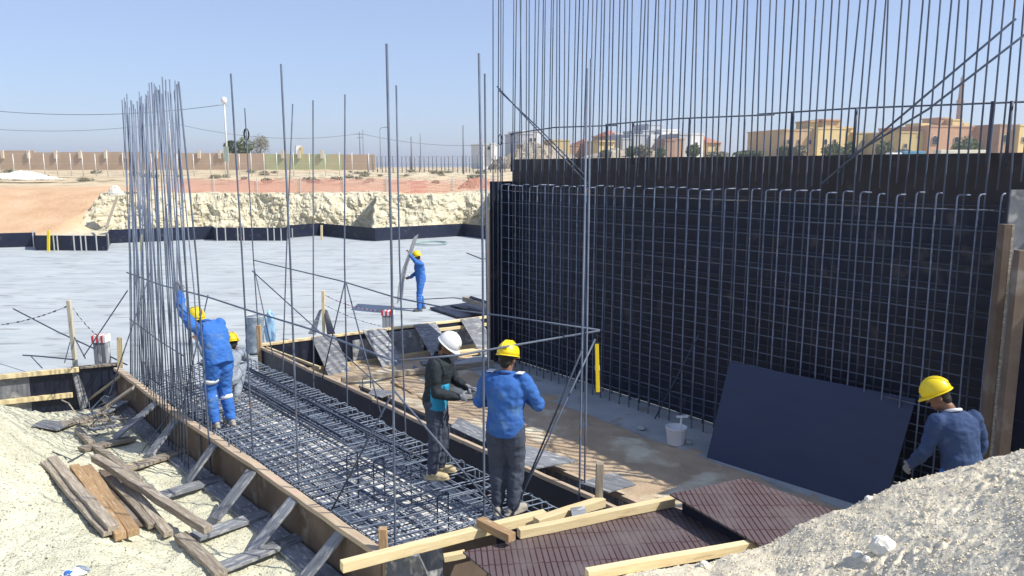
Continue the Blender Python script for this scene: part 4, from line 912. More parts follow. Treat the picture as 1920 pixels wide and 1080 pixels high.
# far worker with the sheet
pe = P(790, 581, .02)
person('small distant worker in blue overalls standing on the slab holding an upright sheet', pe, R(196),
    std(pel=(0,0,.95), neck=(0,.05,1.46), hd=(.02,.1,1.62), hf=(.2,1,-.2), el=(-.25,.18,1.5), wl=(-.13,.34,1.72), hl=(0,.4,1), er=(.24,.06,1.12), wr=(.15,.3,.98), hr=(0,1,-.2),
        nl=(0,1,0), nr=(-.6,.6,0), kl=(-.16,.08,.5), al=(-.24,.1,.09), kr=(.12,.02,.5), ar=(.2,-.08,.09)),
    BLUE2, BLUE2, BOOT, YEL, baggy=1.2, bands=(('kl','al',.2,.082),('kr','ar',.2,.082)))
s0 = pe+V((-.42,-.05,.3)); q = MB()
secs = [(0,.62,0),(.05,.62,.5),(.17,.6,1.0),(.38,.58,1.55),(.52,.56,1.95)]; vs = []
for dx, hw, z in secs: vs += [s0+V((dx-.22, -hw*.95, z)), s0+V((dx-.22, hw, z)), s0+V((dx-.205, hw, z)), s0+V((dx-.205, -hw*.95, z))]
fs = [(0,1,2,3), (19,18,17,16)]
for i in range(4):
    for k in range(4): fs.append((i*4+k, (i+1)*4+k, (i+1)*4+(k+1) % 4, i*4+(k+1) % 4))
q.add(vs, fs); tag(q.build('plywood_sheet', PLYG), 'bent grey sheet held upright by the distant worker on the slab', 'plywood')
# right worker behind the gravel slope
pf = Q(1790, 885, 7.0)
def extraF(root, Mw, g, lat, up, fw):
    q = MB(); pel = g['pel']; n = 32; vs = []
    for z, r in ((-.1, 1.0), (-.075, 1.0), (-.075, .93), (-.1, .93)): vs += [pel+up*z+lat*.205*r*math.cos(2*math.pi*k/n)+fw*.155*r*math.sin(2*math.pi*k/n) for k in range(n)]
    q.add(vs, [(a*n+k, a*n+(k+1) % n, ((a+1) % 4)*n+(k+1) % n, ((a+1) % 4)*n+k) for a in range(4) for k in range(n)]); q.build('shirt_hem', REFL, root, True, M=Mw)
person('man in yellow helmet and dusty navy jacket looking down behind the gravel slope', V((pf.x, pf.y, pf.z-.92)), R(108),
    std(pel=(.04,-.05,.95), neck=(-.02,.06,1.46), sl=(-.2,.06,1.4), sr=(.19,.02,1.4), hd=(-.1,.16,1.6), hf=(-.85,1,-.75), el=(-.27,.1,1.1), wl=(-.24,.28,.9), hl=(.1,.6,-.8), nl=(1,0,0), er=(.32,.02,1.13), wr=(.27,.1,.86), hr=(0,.3,-1), nr=(-1,0,0)),
    NAVY, BLUE2, BOOT, YEL, extra=extraF, collar=REFL, gloves='l', baggy=1.15, sc_=1.02)

# ---------------- things on the slab ----------------
# barrel stand-in at the footing's far corner: drum shape for a tilted curved sheet
pb = P(478, 660, .05)
br_ = empty('barrel', pb, 'grey blue drum beside the far corner post of the footing', 'drum')
q = MB(); H_ = .85; prof = []
for k in range(18): prof.append((k/17*H_, .2+(.012 if k % 5 in (0, 1) else 0)))
q.loft([(pb+V((.04*z, 0, z)), (r, 0, 0), (0, r, 0)) for z, r in prof], 28); q.build('body', flat('faded blue drum paint', (.25,.3,.35), .6, c3=(.4,.45,.5), s3=5, t3=.55), br_, True)
q = MB(); q.tube([pb+V((.04*H_+.202*math.cos(a), .202*math.sin(a), H_)) for a in [2*math.pi*k/28 for k in range(29)]], .014, 6); q.build('rim', POST, br_, True)
pa = P(508, 640, .3); sh = empty('tarpaulin', pa, 'scrap of pale blue plastic sheeting hanging behind the corner post', 'plastic sheet')
crumple('sheeting', pa+V((0,0,.35)), .13, .05, .36, flat('pale blue plastic', (.35,.55,.75), .4), sh, 6)
# taped stack at the left, barrier tapes and stakes
def box_tape(px0, px1, pyt, pyb, z, label, mt):
    c = P((px0+px1)/2, pyb, z); wd_ = (px1-px0)/FPX*c.y*1.03; hh = Q((px0+px1)/2, pyt, c.y).z-z; e = empty('block_stack', c, label, 'marker block')
    for k in range(3): MB().bx(c.x-wd_/2+wd_*k/3+.004, c.x-wd_/2+wd_*(k+1)/3-.004, c.y-wd_*.4, c.y+wd_*.4, z, z+hh*(.86+.01*k)).build('plank', mt, e, bevel=.006)
    x0, x1, y0, y1 = c.x-wd_/2-.012, c.x+wd_/2+.012, c.y-wd_*.4-.012, c.y+wd_*.4+.012; n = 6
    for k in range(n): MB().bx(x0+(x1-x0)*k/n, x0+(x1-x0)*(k+1)/n, y0, y1, z+hh*.76, z+hh*(.98+.01*(k % 2))).build('tape_patch', REDT if k % 2 == 0 else WHT, e)
    return e
box_tape(182, 205, 627, 683, .65, 'grey plank marker post wrapped in red and white tape by the curved row', PLYG)
box_tape(718, 738, 582, 616, .5, 'grey marker block wrapped in red and white tape behind the cross form', flat('grey block', (.4,.42,.43)))
p1 = P(140, 672, .72); s1 = thing_t = timber('stake', p1-V((.0,0,.3)), Q(129, 563, p1.y), .07, .07, flat('pale stake wood', (.5,.46,.36)), None, 'pale wooden stake carrying barrier tape at the far left', 'stake')
p2 = P(225, 690, .72); timber('stake', p2, Q(224, 633, p2.y), .09, .03, WOOD, None, 'short yellow stake left of the curved row of bars', 'stake')
p3 = P(607, 620, .3); timber('stake', p3-V((0,0,.2)), Q(606, 545, p3.y), .07, .06, WOOD, None, 'wooden stake with barrier tape on the slab behind the cross form', 'stake')
for dx, l, sx in ((-.22, 'dark board leaning against the left side of the wooden stake on the slab', 1), (.2, 'dark board leaning against the right side of the wooden stake on the slab', -1)):
    plate('board_prop', [p3+V((dx*1.6,-.15,-.05)), p3+V((dx*.7,-.2,-.05)), p3+V((dx*.15,.0,.55)), p3+V((dx*.5,.05,.5))][::sx], .02, PLYG if dx < 0 else PLYD, None, l, 'board')
def tape(a, b, sag, label, n=44, w_=.05, c1=BLK):
    e = empty('barrier_tape', (a+b)/2-V((0,0,sag)), label, 'barrier tape'); ms = (MB(), MB())
    for k in range(n):
        t0, t1 = k/n, (k+1)/n; f = lambda t: a.lerp(b, t)-V((0,0,sag*4*t*(1-t)))
        ms[k % 2].beam(f(t0), f(t1), .003, w_*.55*(.35+.65*abs(math.sin(k*.7))))
    ms[0].build('dark_stripes', c1, e)['kind'] = 'stuff'; ms[1].build('white_stripes', WHT, e)['kind'] = 'stuff'
tA = Q(131, 572, p1.y); tape(P(-60, 612, 1.0), tA, .12, 'black and white barrier tape sagging from the stake to the left border', 40, .05)
tape(tA+V((.05,0,-.05)), P(186, 632, 1.25), .05, 'twisted barrier tape from the stake to the taped plank post', 14, .05)
tB = Q(607, 552, p3.y); tape(tB, P(722, 583, 1.05), .1, 'upper strand of red and white tape behind the cross form', 30, .045, REDT); tape(tB-V((0,0,.25)), P(716, 612, .6), .06, 'lower strand of black and white tape behind the cross form', 30, .03)
thing_rod('loose_bar', [P(25,579,1.2), P(108,622,.95), P(182,656,.8), P(238,684,.75)], .014, 'long loose bar sloping down right past the stake at the far left', mt=STEELD)
thing_rod('loose_bar', [P(43,666,.5), P(75,668,.55), P(138,674,.8)], .014, 'bent loose bar lying on the slab behind the end form', mt=STEELD)
thing_rod('loose_bar', [P(59,669,.5), P(79,690,.75)], .01, 'short bent bar touching the end form behind its rail', mt=STEELD)
thing_rod('loose_bar', [P(138,630,1.15), P(160,672,.8)], .011, 'short bar leaning right against the pale stake', mt=STEELD); thing_rod('loose_bar', [P(131,642,1.1), P(121,680,.8)], .009, 'short bar leaning left against the pale stake', mt=STEELD)
# sheets and boxes on the slab by the cage end
plate('plywood_sheet', [P(806, 576, .1), P(862, 594, .1), P(925, 583, .1), P(870, 568, .1)], .05, PLYD, None, 'dark plywood sheet lying on the slab right of the distant worker', 'plywood')
plate('plywood_sheet', [P(845, 572, .18), P(905, 588, .18), P(950, 578, .18), P(890, 564, .18)], .05, PLYD, None, 'second dark sheet stacked on the first at the left end of the tall cage', 'plywood')
plate('plywood_sheet', [P(876, 566, .28), P(925, 580, .28), P(930, 573, .5), P(880, 557, .5)], .06, PLYD, None, 'dark panel standing on edge behind the two stacked sheets', 'plywood')
timber('timber', P(872, 560, .4), P(925, 574, .4), .2, .14, WOODO, None, 'grey beam lying behind the stacked dark sheets', 'timber')
thing_rod('loose_bar', [P(875,474,.04), P(905,486,.04), P(925,482,.04)], .02, 'dark bent bar lying on the slab at the left end of the tall cage', mt=STEELD)
thing_rod('loose_bar', [P(795,561,.04), P(850,558,.04), P(878,562,.04)], .014, 'thin dark bar lying on the slab behind the dark sheets', mt=STEELD)
q = MB(); c = P(809, 457, .05)
for k in range(3): q.tube([c+V(((.75+.08*k)*math.cos(a), (.9+.1*k)*math.sin(a), .02+.02*k)) for a in [2*math.pi*j/30 for j in range(31)]], .018, 5)
tag(q.build('hose', flat('green hose', (.3,.42,.4)), None, True), 'coiled green grey hose on the slab before the far black form', 'hose')
# far black edge forms
fe_ = empty('slab_edge_form', P(300, 450, 0), 'long low black form boards edging the far side of the concrete slab', 'formwork')
for k in range(len(FE)-1):
    a, b = edge[k+1], edge[k+2]; 
    q = MB(); q.beam(a+V((0,.03,.4)), b+V((0,.03,.4)), .05, .78+.006*(k % 3)); q.build('board', PLYD, fe_)
q = MB(); q.beam(edge[0]+V((0,0,.4)), edge[1]+V((0,0,.4)), .05, .78); q.build('board', PLYD, fe_)
q = MB(); q.beam(edge[-2]+V((0,0,.4)), edge[-1]+V((0,0,.4)), .05, .78); q.build('board', PLYD, fe_)
for px, py, h_ in [(65,466,1),(103,470,.85),(110,470,.85),(141,471,.9),(154,471,.85),(163,471,.85),(183,471,.85),(205,466,.85),(408,452,.9),(424,452,.9),(447,453,.9),(458,453,1.1),(503,453,.8),(515,453,.8),(528,453,.8),(549,449,.7)]:
    c = P(px, py+1, 0); MB().bx(c.x-.025, c.x+.025, c.y-.05, c.y-.02, 0, h_).build('strap', POST, fe_)
GST = 'stakes along the far black edge form'
for px, py0, py1, mt, l in [(91,432,472,YEL,'yellow stake at the far black form, left side'),(265,440,470,YEL,'yellow stake behind the curved row of bars'),(603,422,450,WOOD,'pale stake where the far black form changes direction'),(208,375,428,WOODO,'long timber leaning in the shaded notch of the excavation bank')]:
    b = P(px, py1, 0); 
    if px == 208: b = V((b.x-.8, 49.6, .1)); timber('stake', P(199, 428, .7), Q(219, 370, 50.6), .13, .1, WOODO, None, l, 'timber'); continue
    timber('stake', b, Q(px, py0, b.y), .12, .08, mt, None, l, 'stake', GST)
# ---------------- plateau: nets, fences, wall, poles ----------------
def ground_pt(px, y): return V(((px-960)/FPX*(y*math.cos(PITCH)), y, gz((px-960)/FPX*y, y)))
def net(px0, px1, y, n, h, label, mt, step):
    e = empty('safety_net', ground_pt((px0+px1)/2, y), label, 'safety net'); a, b = ground_pt(px0, y), ground_pt(px1, y); m = MB()
    for k in range(n): 
        z = h*(k+.5)/n; N_ = 24
        pts = [ground_pt(px0+(px1-px0)*i/N_, y)+V((0,0,z*(1-.12*abs(math.sin(i*1.3))))) for i in range(N_+1)]
        for i in range(N_): m.beam(pts[i], pts[i+1], .012, .045)
    L_ = (b-a).length
    for k in range(int(L_/step)): p = ground_pt(px0+(px1-px0)*k*step/L_, y); m.beam(p+V((0,.012,0)), p+V((0,.012,h)), .04, .012)
    m.build('mesh', mt, e)
    for k in range(int(L_/3.1)+1): p = ground_pt(px0+(px1-px0)*k*3.1/L_, y); MB().bx(p.x-.03, p.x+.03, p.y-.06, p.y-.02, p.z-.1, p.z+h*1.12).build('post', POST, e)
net(318, 800, 56, 11, 1.0, 'low pink plastic safety net along the top of the excavation bank', PINK, .14); net(770, 940, 58, 8, 1.0, 'safety net with a darker heap behind it, right end of the bank', PINK, .3)
# boundary wall
bw = empty('boundary_wall', ground_pt(350, 140), 'long tan boundary wall across the far left plateau, with pale piers', 'wall')
GREENW = flat('faded green wall paint', (.42,.45,.25), c3=(.5,.4,.25), s3=.3, t3=.55, scale=.2)
xsW = [-40, 60, 110, 205, 300, 365, 430, 495, 545, 570, 640, 702]
for k in range(len(xsW)-1):
    a, b = ground_pt(xsW[k], 140), ground_pt(xsW[k+1], 140); zt_ = Q(0, 284+6*(xsW[k]/700), 140).z + (.15, -.1, 0, .1, 0, .05, 0, -.05, 0, .0, 0)[k]; 
    MB().bx(a.x+.01, b.x-.01, 141, 141.3, a.z-1.5, zt_).build('wall_panel', GREENW if 495 <= xsW[k] < 600 else BRICKW, bw)
for px in (1, 50, 101, 147, 195, 232, 290, 330, 371, 410, 420, 528, 559, 602):
    a = ground_pt(px, 140); MB().bx(a.x-.25, a.x+.25, 140.7, 140.98, Q(0, 297, 140).z, Q(0, 283, 140).z+.12).build('pier', flat('pale pier', (.62,.55,.42)) if px == 1 else bpy.data.materials['pale pier'], bw)
# chain link fence
def fence(name, px0, px1, step, y, pyt, label, mt, rails=(.1,.5,1.0), rr=.055, wires=True):
    e = empty(name, ground_pt((px0+px1)/2, y), label, 'fence'); rg_ = random.Random(px0+9); px = px0
    m = MB(); a, b = ground_pt(px0, y), ground_pt(px1, y); H2 = Q(0, pyt, y).z
    while px <= px1:
        p = ground_pt(px, y); q = MB(); zt_ = H2+rg_.uniform(-.15, .1); q.tube([p-V((0,0,.2)), V((p.x, p.y, zt_))], rr, 6); q.build('post', mt, e, True); px += step*rg_.uniform(.8, 1.2)
    for r in rails: m.beam(V((a.x, y, a.z+(H2-a.z)*r)), V((b.x, y, b.z+(H2-b.z)*r)), .02, .02)
    if wires:
        k = 0; L_ = (b-a).length; nn = int(L_/.5)
        for i in range(nn): x = a.x+i*.5; m.beam((x, y+.03, a.z), (x+.9, y+.03, H2), .009, .009, (0,1,0)); m.beam((x+.9, y+.03, a.z), (x, y+.03, H2), .009, .009, (0,1,0))
    m.build('wire', mt, e); return e
fence('chain_link_fence', -30, 700, 27, 100, 287, 'pale wire fence of leaning posts in front of the tan boundary wall', POST, rails=(.12, .55, .97), wires=False)
fence('chain_link_fence', 690, 950, 8, 118, 293, 'dense grey fence on the plateau right of the boundary wall', flat('grey fence', (.16,.17,.18)), rr=.075)
# lamp posts and poles
def pole(px, pyt, y, label, r=.11, lamp=0, mt=POST, arms=False):
    b = ground_pt(px, y); t = V((b.x, y, Q(px, pyt, y).z)); e = empty('street_lamp' if lamp else 'utility_pole', b, label, 'street lamp' if lamp else 'pole')
    q = MB(); q.tube([b-V((0,0,.3)), b.lerp(t, .5), t], [r, r*.85, r*.65], 8); q.build('pole', mt, e, True)
    if lamp == 1:
        q = MB(); q.loft([(t+V((0,0,z)), (a, 0, 0), (0, a, 0)) for z, a in ((-.1,.18),(.0,.3),(.25,.34),(.5,.28),(.62,.1))], 14); q.build('lamp_head', WHT, e, True)
        q = MB(); q.bx(t.x-.6, t.x+.6, t.y-.05, t.y+.05, t.z-.35, t.z-.27); q.build('cross_arm', mt, e)
        q = MB(); q.bx(b.x-.25, b.x+.25, b.y-.3, b.y-.12, b.z+1.9, b.z+3.6); q.build('meter_box', flat('green grey box', (.33,.4,.36)), e)
    if lamp == 2: q = MB(); q.tube([t, t+V((.3,0,.35)), t+V((.9,0,.45))], .06, 6); q.build('lamp_arm', mt, e, True); q = MB(); q.bx(t.x+.8, t.x+1.4, t.y-.12, t.y+.12, t.z+.38, t.z+.5); q.build('lamp_head', mt, e)
    if arms: q = MB(); q.bx(t.x-.7, t.x+.7, t.y-.06, t.y+.06, t.z-.5, t.z-.38); q.bx(t.x-.5, t.x+.5, t.y-.06, t.y+.06, t.z-1.2, t.z-1.1); q.build('cross_arm', mt, e)
    return t
tL = pole(427, 192, 92, 'tall pale lamp post with round head and meter box on the left plateau', .13, 1)
t2 = pole(323, 225, 135, 'thin distant pole between the curved row and the lone bars', .1, 0, arms=True)
t3 = pole(676, 247, 150, 'pole with cross arms beyond the right part of the boundary wall', .12, 0, GREYP, True); t3b = pole(682, 243, 185, 'thin pole close right of the one with cross arms', .09, 0, GREYP)
pole(714, 243, 150, 'street lamp with curved arm beyond the end of the boundary wall', .08, 2, GREYP)
pole(772, 256, 118, 'dark short pole in the grey fence, left of the other', .13, 0, GREYP); pole(789, 250, 140, 'slim pole just right of the dark short pole in the fence', .09, 0, GREYP); pole(869, 235, 112, 'dark pole in the grey fence nearest the tall cage', .12, 0, GREYP)
pole(1394, 222, 150, 'pole seen between the bars left of the ochre villas', .08, 0, GREYP)
def cable(a, b, sag, label):
    q = MB(); q.tube([a.lerp(b, k/20)-V((0,0,sag*4*(k/20)*(1-k/20))) for k in range(21)], .028, 5); tag(q.build('cable', BLK), label, 'cable')
cable(Q(-60, 203, 92), tL+V((-.5,0,-.3)), .9, 'upper overhead cable from the left border to the lamp post'); cable(Q(-60, 238, 135), t2+V((-.5,0,-.5)), 1.0, 'lower overhead cable from the left border to the thin distant pole')
cable(t2+V((.5,0,-.5)), t3+V((-.5,0,-.4)), 1.6, 'overhead cable between the thin distant pole and the cross arm pole'); cable(t3+V((.5,0,-.4)), Q(1000, 262, 150), 1.6, 'overhead cable running right from the cross arm pole behind the cage')

# ---------------- plants ----------------
def crown(m, c, rx, ry, rz, n, s, rng, shell=.35):
    for i in range(n):
        d = V((rng.gauss(0,1), rng.gauss(0,1), rng.gauss(0,1))).normalized(); k = rng.uniform(shell, 1)**.6*(1+.35*noise.noise(d*2.3+V(c)*.13))
        p = V(c)+V((d.x*rx*k, d.y*ry*k, d.z*rz*k)); u = V((rng.gauss(0,1), rng.gauss(0,1), rng.gauss(0,1))).normalized(); v = u.orthogonal().normalized(); w2 = u.cross(v)
        q = s*rng.uniform(.6, 1.4); n0 = len(m.v); m.v += [p-v*q, p+w2*q*.5, p+v*q, p-w2*q*.5]; m.f.append([n0, n0+1, n0+2, n0+3])
def tree(name, px, y, pyt, wpx, label, mt, n=1400, s=.28, cat='tree', group=None, dens=1, trunk=True, off=0):
    rng = random.Random(px*7+n); b = ground_pt(px, y); b.z = max(b.z, 0)+off; zt_ = Q(px, pyt, y).z; h = zt_-b.z; rx = wpx/2/FPX*y
    e = empty(name, b, label, cat, group); q = MB()
    if trunk:
        q.tube([b-V((0,0,.2)), b+V((.1,0,h*.3)), b+V((0,.1,h*.6))], [.2, .14, .07], 7)
        for k in range(5): a = rng.uniform(0, 6.3); q.tube([b+V((.1,0,h*(.25+.06*k))), b+V((math.cos(a)*rx*.6, math.sin(a)*rx*.6, h*(.5+.08*k)))], [.07, .02], 5)
        q.build('trunk', BARK, e, True)
    m = MB(); lo = .22 if trunk else .05; hz_ = h*(1-lo)/2; c0 = b+V((0,0,h*lo+hz_))
    crown(m, c0, rx*.85, rx*.7, hz_, n, s, rng)
    for k in range(5): crown(m, c0+V((rng.uniform(-.6,.6)*rx, rng.uniform(-.5,.5)*rx, rng.uniform(-.4,.5)*hz_)), rx*.42, rx*.4, hz_*.5, n//6, s, rng)
    m.build('crown', mt, e); return e
tree('tree', 460, 150, 256, 40, 'dark green tree behind the boundary wall beside the lamp post', LEAF, 500, .24, off=1)
tree('tree', 436, 152, 263, 28, 'small dark tree hugging the pole of the lamp post', LEAF, 700, .3, off=1)
tree('tree', 489, 154, 251, 46, 'grey brown bare looking tree right of the dark green one', LEAF2, 1100, .12, off=1)
GB2 = 'dry bushes scattered on the plateau'
rng = random.Random(4)
for k in range(46):
    y = rng.uniform(76, 118); px = rng.uniform(-20, 940); b = ground_pt(px, y)
    if k == 0: tm = MB(); crown(tm, (0,0,.22), .75, .6, .3, 160, .11, rng, .1); me0 = None
    if k % 8 == 0:
        m = MB(); crown(m, (0,0,.2), .8, .6, .28, 170, .12, rng, .1); o = m.build('bush', LEAF2, None, M=Matrix.Translation(b)); src = o
    else:
        o = src.copy(); sc.collection.objects.link(o); o.matrix_basis = Matrix.Translation(b) @ Matrix.Rotation(k, 4, 'Z') @ Matrix.Scale(rng.uniform(.5, 1.3), 4)
    tag(o, 'low dry bush on the sandy plateau before the fences', 'bush', GB2)
# heaps
def heap(name, px, y, wpx, pyt, pyb, mt, label, seed, cat='heap'):
    b = ground_pt(px, y); zt_ = Q(px, pyt, y).z; z0 = Q(px, pyb, y).z; rx = wpx/2/FPX*y; ry = rx*.6; h = zt_-z0; nn = 60; vs = []; fs = []
    for j in range(nn+1):
        for i in range(nn+1):
            u, v = 2*i/nn-1, 2*j/nn-1; r = math.hypot(u, v); k = sm(1.05, .1, r*(1+.25*fb(u*2+seed, v*2)))
            vs.append((u*rx, v*ry, k*h*(1+.3*fb(u*3, v*3+seed, 2))+.14*h*fb(u*9+seed, v*9)-.25*h*(r > .98)))
    for j in range(nn):
        for i in range(nn): a = j*(nn+1)+i; fs.append((a, a+1, a+nn+2, a+nn+1))
    me = bpy.data.meshes.new(name); me.from_pydata(vs, [], fs); me.materials.append(mt); o = bpy.data.objects.new(name, me); link(o, Matrix.Translation((b.x, y, z0))); return tag(o, label, cat)
HEAPM = mat('grey brown rubble', (.3,.26,.2), (.45,.4,.32), .5, .95, .8, 3, c3=(.2,.17,.13), s3=2, t3=.58, dist=.2)
heap('white_heap', 40, 80, 125, 322, 333, flat('white sand', (.72,.7,.64)), 'low white sand heap on the far left plateau', 1)
heap('earth_heap', 895, 66, 110, 337, 362, mat('red earth', (.36,.2,.13), (.48,.3,.2), .8, .95, .6, 4, dist=.1), 'reddish earth heap behind the net beside the tall cage', 2)
heap('rubble_heap', 1010, 150, 190, 272, 312, HEAPM, 'long grey brown rubble mound beyond the left end of the tall formwork', 3); heap('rubble_heap', 1170, 156, 260, 281, 310, HEAPM, 'low rubble mound before the white houses', 5)
heap('rock_heap', 213, 52.5, 30, 349, 362, STONE, 'small pale rock pile on the excavation edge left of the curved row', 7)

# ---------------- houses ----------------
def house(name, label, y, boxes, cat='house', wins=(), roofs=(), group=None):
    """boxes: (px0,px1,py_top,py_bottom,depth,material,dy)"""
    xs = [b[0] for b in boxes]+[b[1] for b in boxes]; base = ground_pt((min(xs)+max(xs))/2, y); e = empty(name, base, label, cat, group)
    for px0, px1, pt, pb2, dep, mt, dy in boxes:
        a, b = Q(px0, pt, y+dy), Q(px1, pb2, y+dy); MB().bx(a.x, b.x, y+dy, y+dy+dep, b.z-2.5, a.z).build('wall', mt, e)
        if pb2-pt > 14 and px1-px0 > 12: MB().bx(a.x-.12, b.x+.12, y+dy-.12, y+dy+dep+.12, a.z-.02, a.z+.28).build('parapet', mt, e)
    for w_ in wins:
        px, py, ww, wh, dy = w_[:5]; c = Q(px, py, y+dy); hw, hh = ww/2/FPX*y, wh/2/FPX*y
        f = MB().bx(c.x-hw-.1, c.x+hw+.1, y+dy-.16, y+dy+.02, c.z-hh-.1, c.z+hh+.1)
        if len(w_) > 5: f.loft([(V((c.x, y+dy-.16+d, c.z+hh)), (hw+.1, 0, 0), (0, 0, hw+.1)) for d in (0, .18)], 18)
        fo = f.build('window', bpy.data.materials.get('pale window surround') or flat('pale window surround', (.55,.5,.4)), e)
        g_ = MB().bx(c.x-hw, c.x+hw, y+dy-.2, y+dy-.162, c.z-hh, c.z+hh)
        if len(w_) > 5: g_.loft([(V((c.x, y+dy-.2+d, c.z+hh)), (hw, 0, 0), (0, 0, hw)) for d in (0, .036)], 18)
        g_.build('pane', bpy.data.materials.get('dark glass') or flat('dark glass', (.05,.06,.07), .2), fo)
    for px0, px1, pt, pb2, dep, dy, mt in roofs:
        a, b = Q(px0, pb2, y+dy), Q(px1, pb2, y+dy); zt_ = Q(px0, pt, y+dy).z; mx_, my = (a.x+b.x)/2, y+dy+dep/2
        q = MB(); q.add([(a.x, y+dy, a.z), (b.x, y+dy, a.z), (b.x, y+dy+dep, a.z), (a.x, y+dy+dep, a.z), (mx_-.3, my, zt_), (mx_+.3, my, zt_)], [(3,2,1,0), (0,1,5,4), (1,2,5), (2,3,4,5), (3,0,4)]); q.build('roof', mt, e)
    th = R(-1)*(-22 if cat != 'villa' else -16); e.matrix_basis = WM[e.name] @ Matrix.Rotation(th, 4, 'Z')
    return e
WH = flat('white render', (.68,.68,.66)); GRW = flat('grey render', (.42,.44,.46)); OCH = flat('ochre render', (.5,.36,.2), c3=(.58,.45,.24), s3=.3); YEW = flat('yellow render', (.66,.52,.25)); OLV = flat('olive yellow render', (.5,.4,.2))
SAL = flat('salmon render', (.5,.31,.2)); BRN = flat('brown stone', (.36,.24,.17)); ROOF = flat('red roof tile', (.42,.17,.11), scale=6); BRK = flat('brick brown', (.3,.2,.15))
Y0 = 172
house('house', 'small white house at the right end of the grey fence', Y0, [(905,935,272,300,8,WH,0),(918,926,268,275,3,WH,-1)], wins=[(917,278,6,5,0)])
house('house', 'pale grey white house seen behind the first bars of the tall cage', Y0+10, [(972,1000,252,310,9,GRW,0),(985,1022,247,310,9,WH,2)], wins=[(995,262,4,6,0),(1010,262,4,6,2)])
house('house', 'brown low building behind the rubble mound', Y0, [(1000,1100,273,312,8,BRN,3),(1035,1070,264,290,5,OLV,0)])
house('house', 'house with red roof between the bars, left of the yellow one', Y0+5, [(1098,1120,270,312,7,SAL,0)], roofs=[(1094,1122,260,270,7,0,ROOF)])
house('house', 'small yellow house with a dark flat roof', Y0, [(1122,1153,266,312,8,YEW,0)], roofs=[(1119,1156,262,266,9,-.5,BRK)], wins=[(1136,276,4,5,0)])
house('house', 'house with hipped reddish roof and white wall', Y0+25, [(1140,1170,255,300,9,BRN,0),(1150,1168,252,300,9,WH,-1)], roofs=[(1137,1172,243,255,9,-1,ROOF)])
house('house', 'large grey and white flat roofed house, the biggest of the pale ones', Y0+6, [(1156,1176,262,312,9,GRW,-1),(1176,1222,254,312,10,GRW,0),(1214,1250,246,312,9,GRW,3),(1218,1226,252,300,2,WH,-.6),(1229,1235,252,300,2,WH,-.6),(1239,1244,252,300,2,WH,-.6),(1237,1262,234,300,7,GRW,6),(1248,1286,244,262,8,WH,1)], wins=[(1192,276,6,5,0),(1230,264,3,8,3),(1268,252,5,6,1)])
house('house', 'white and grey house with a dark window, right of the largest pale one', Y0, [(1248,1272,262,312,7,BRN,-2),(1270,1296,253,312,9,GRW,0),(1296,1325,252,312,9,WH,.4)], wins=[(1274,276,3,8,0),(1310,270,5,6,.4)])
house('house', 'orange house with a red tiled roof right of the white houses', Y0+8, [(1326,1352,268,312,9,OCH,0)], roofs=[(1322,1356,254,268,10,-.5,ROOF)], wins=[(1345,280,5,5,0,1)])
house('gatehouse', 'brown brick gate pier before the white house', Y0-14, [(1245,1266,264,312,3,BRK,0)], cat='gatehouse')
house('villa', 'ochre and yellow villa with roof towers, left of the two large villas', Y0-6, [(1463,1530,246,312,14,OCH,1.5),(1528,1584,242,312,9,YEW,0),(1524,1550,229,250,5,OLV,4),(1549,1585,226,250,6,OCH,3),(1583,1611,240,312,11,YEW,2),(1610,1672,250,312,12,OLV,1)], cat='villa',  # left box: shade on the yellow wall put into the ochre colour
      wins=[(1468,268,5,6,1.5,1),(1490,268,5,6,1.5,1),(1514,268,5,6,1.5,1),(1543,268,6,7,0,1),(1563,268,6,7,0,1),(1593,255,8,16,2),(1630,268,6,7,1,1)], roofs=[(1522,1552,225,229,6,3.5,ROOF),(1546,1588,221,226,7,2.5,ROOF),(1585,1613,236,240,7,1.5,ROOF)])
house('villa', 'salmon villa with arched windows under the minaret', Y0-10, [(1674,1734,250,312,10,OLV,1),(1733,1850,238,312,14,SAL,0),(1848,1870,238,312,8,SAL,-1),(1732,1756,231,242,4,YEW,5),(1756,1790,233,242,5,YEW,7),(1783,1806,222,242,5,SAL,6),(1804,1826,225,242,5,YEW,4),(1838,1852,229,242,4,YEW,6)], cat='villa',
      wins=[(1684,276,6,6,1,1),(1746,266,11,10,0,1),(1796,266,9,10,0,1),(1874,262,0.1,0.1,-1)])
house('villa', 'brown and yellow villa at the right border', Y0-12, [(1864,1890,236,312,9,BRN,0),(1888,1912,240,312,9,OLV,1),(1906,1960,236,312,9,YEW,-1)], cat='villa', wins=[(1874,262,8,9,0,1),(1915,262,7,8,-1)])
house('water_tank', 'small yellow roof tank house beyond the boundary wall', 190, [(555,566,273,300,3,WH,0),(562,568,275,300,3,OLV,-.5)], cat='tank house')
# minaret
ym = 200; mb_ = ground_pt(1790, ym); mi = empty('minaret', mb_, 'slender brown minaret with a balcony rising behind the salmon villa', 'minaret')
MIN = flat('minaret stone', (.42,.28,.22)); k_ = ym/FPX
def mz(py): return Q(1790, py, ym).z
prof = [(mb_.z-1, 6.5), (mz(238), 6.2), (mz(236), 5.2), (mz(196), 4.6), (mz(193), 6.4), (mz(188), 6.4), (mz(187), 4.3), (mz(164), 3.6), (mz(162), 5), (mz(158), 5), (mz(157), 2.8), (mz(150), 2.6)]
MB().loft([(V((mb_.x, ym, z)), (r*k_, 0, 0), (0, r*k_, 0)) for z, r in prof], 12).build('shaft', MIN, mi)
MB().loft([(V((mb_.x, ym, z)), (r*k_, 0, 0), (0, r*k_, 0)) for z, r in ((mz(150), 2.6), (mz(149), 3.2), (mz(146), 2.6), (mz(143), 1), (mz(138), .2))], 12).build('cap', GRW, mi, True)
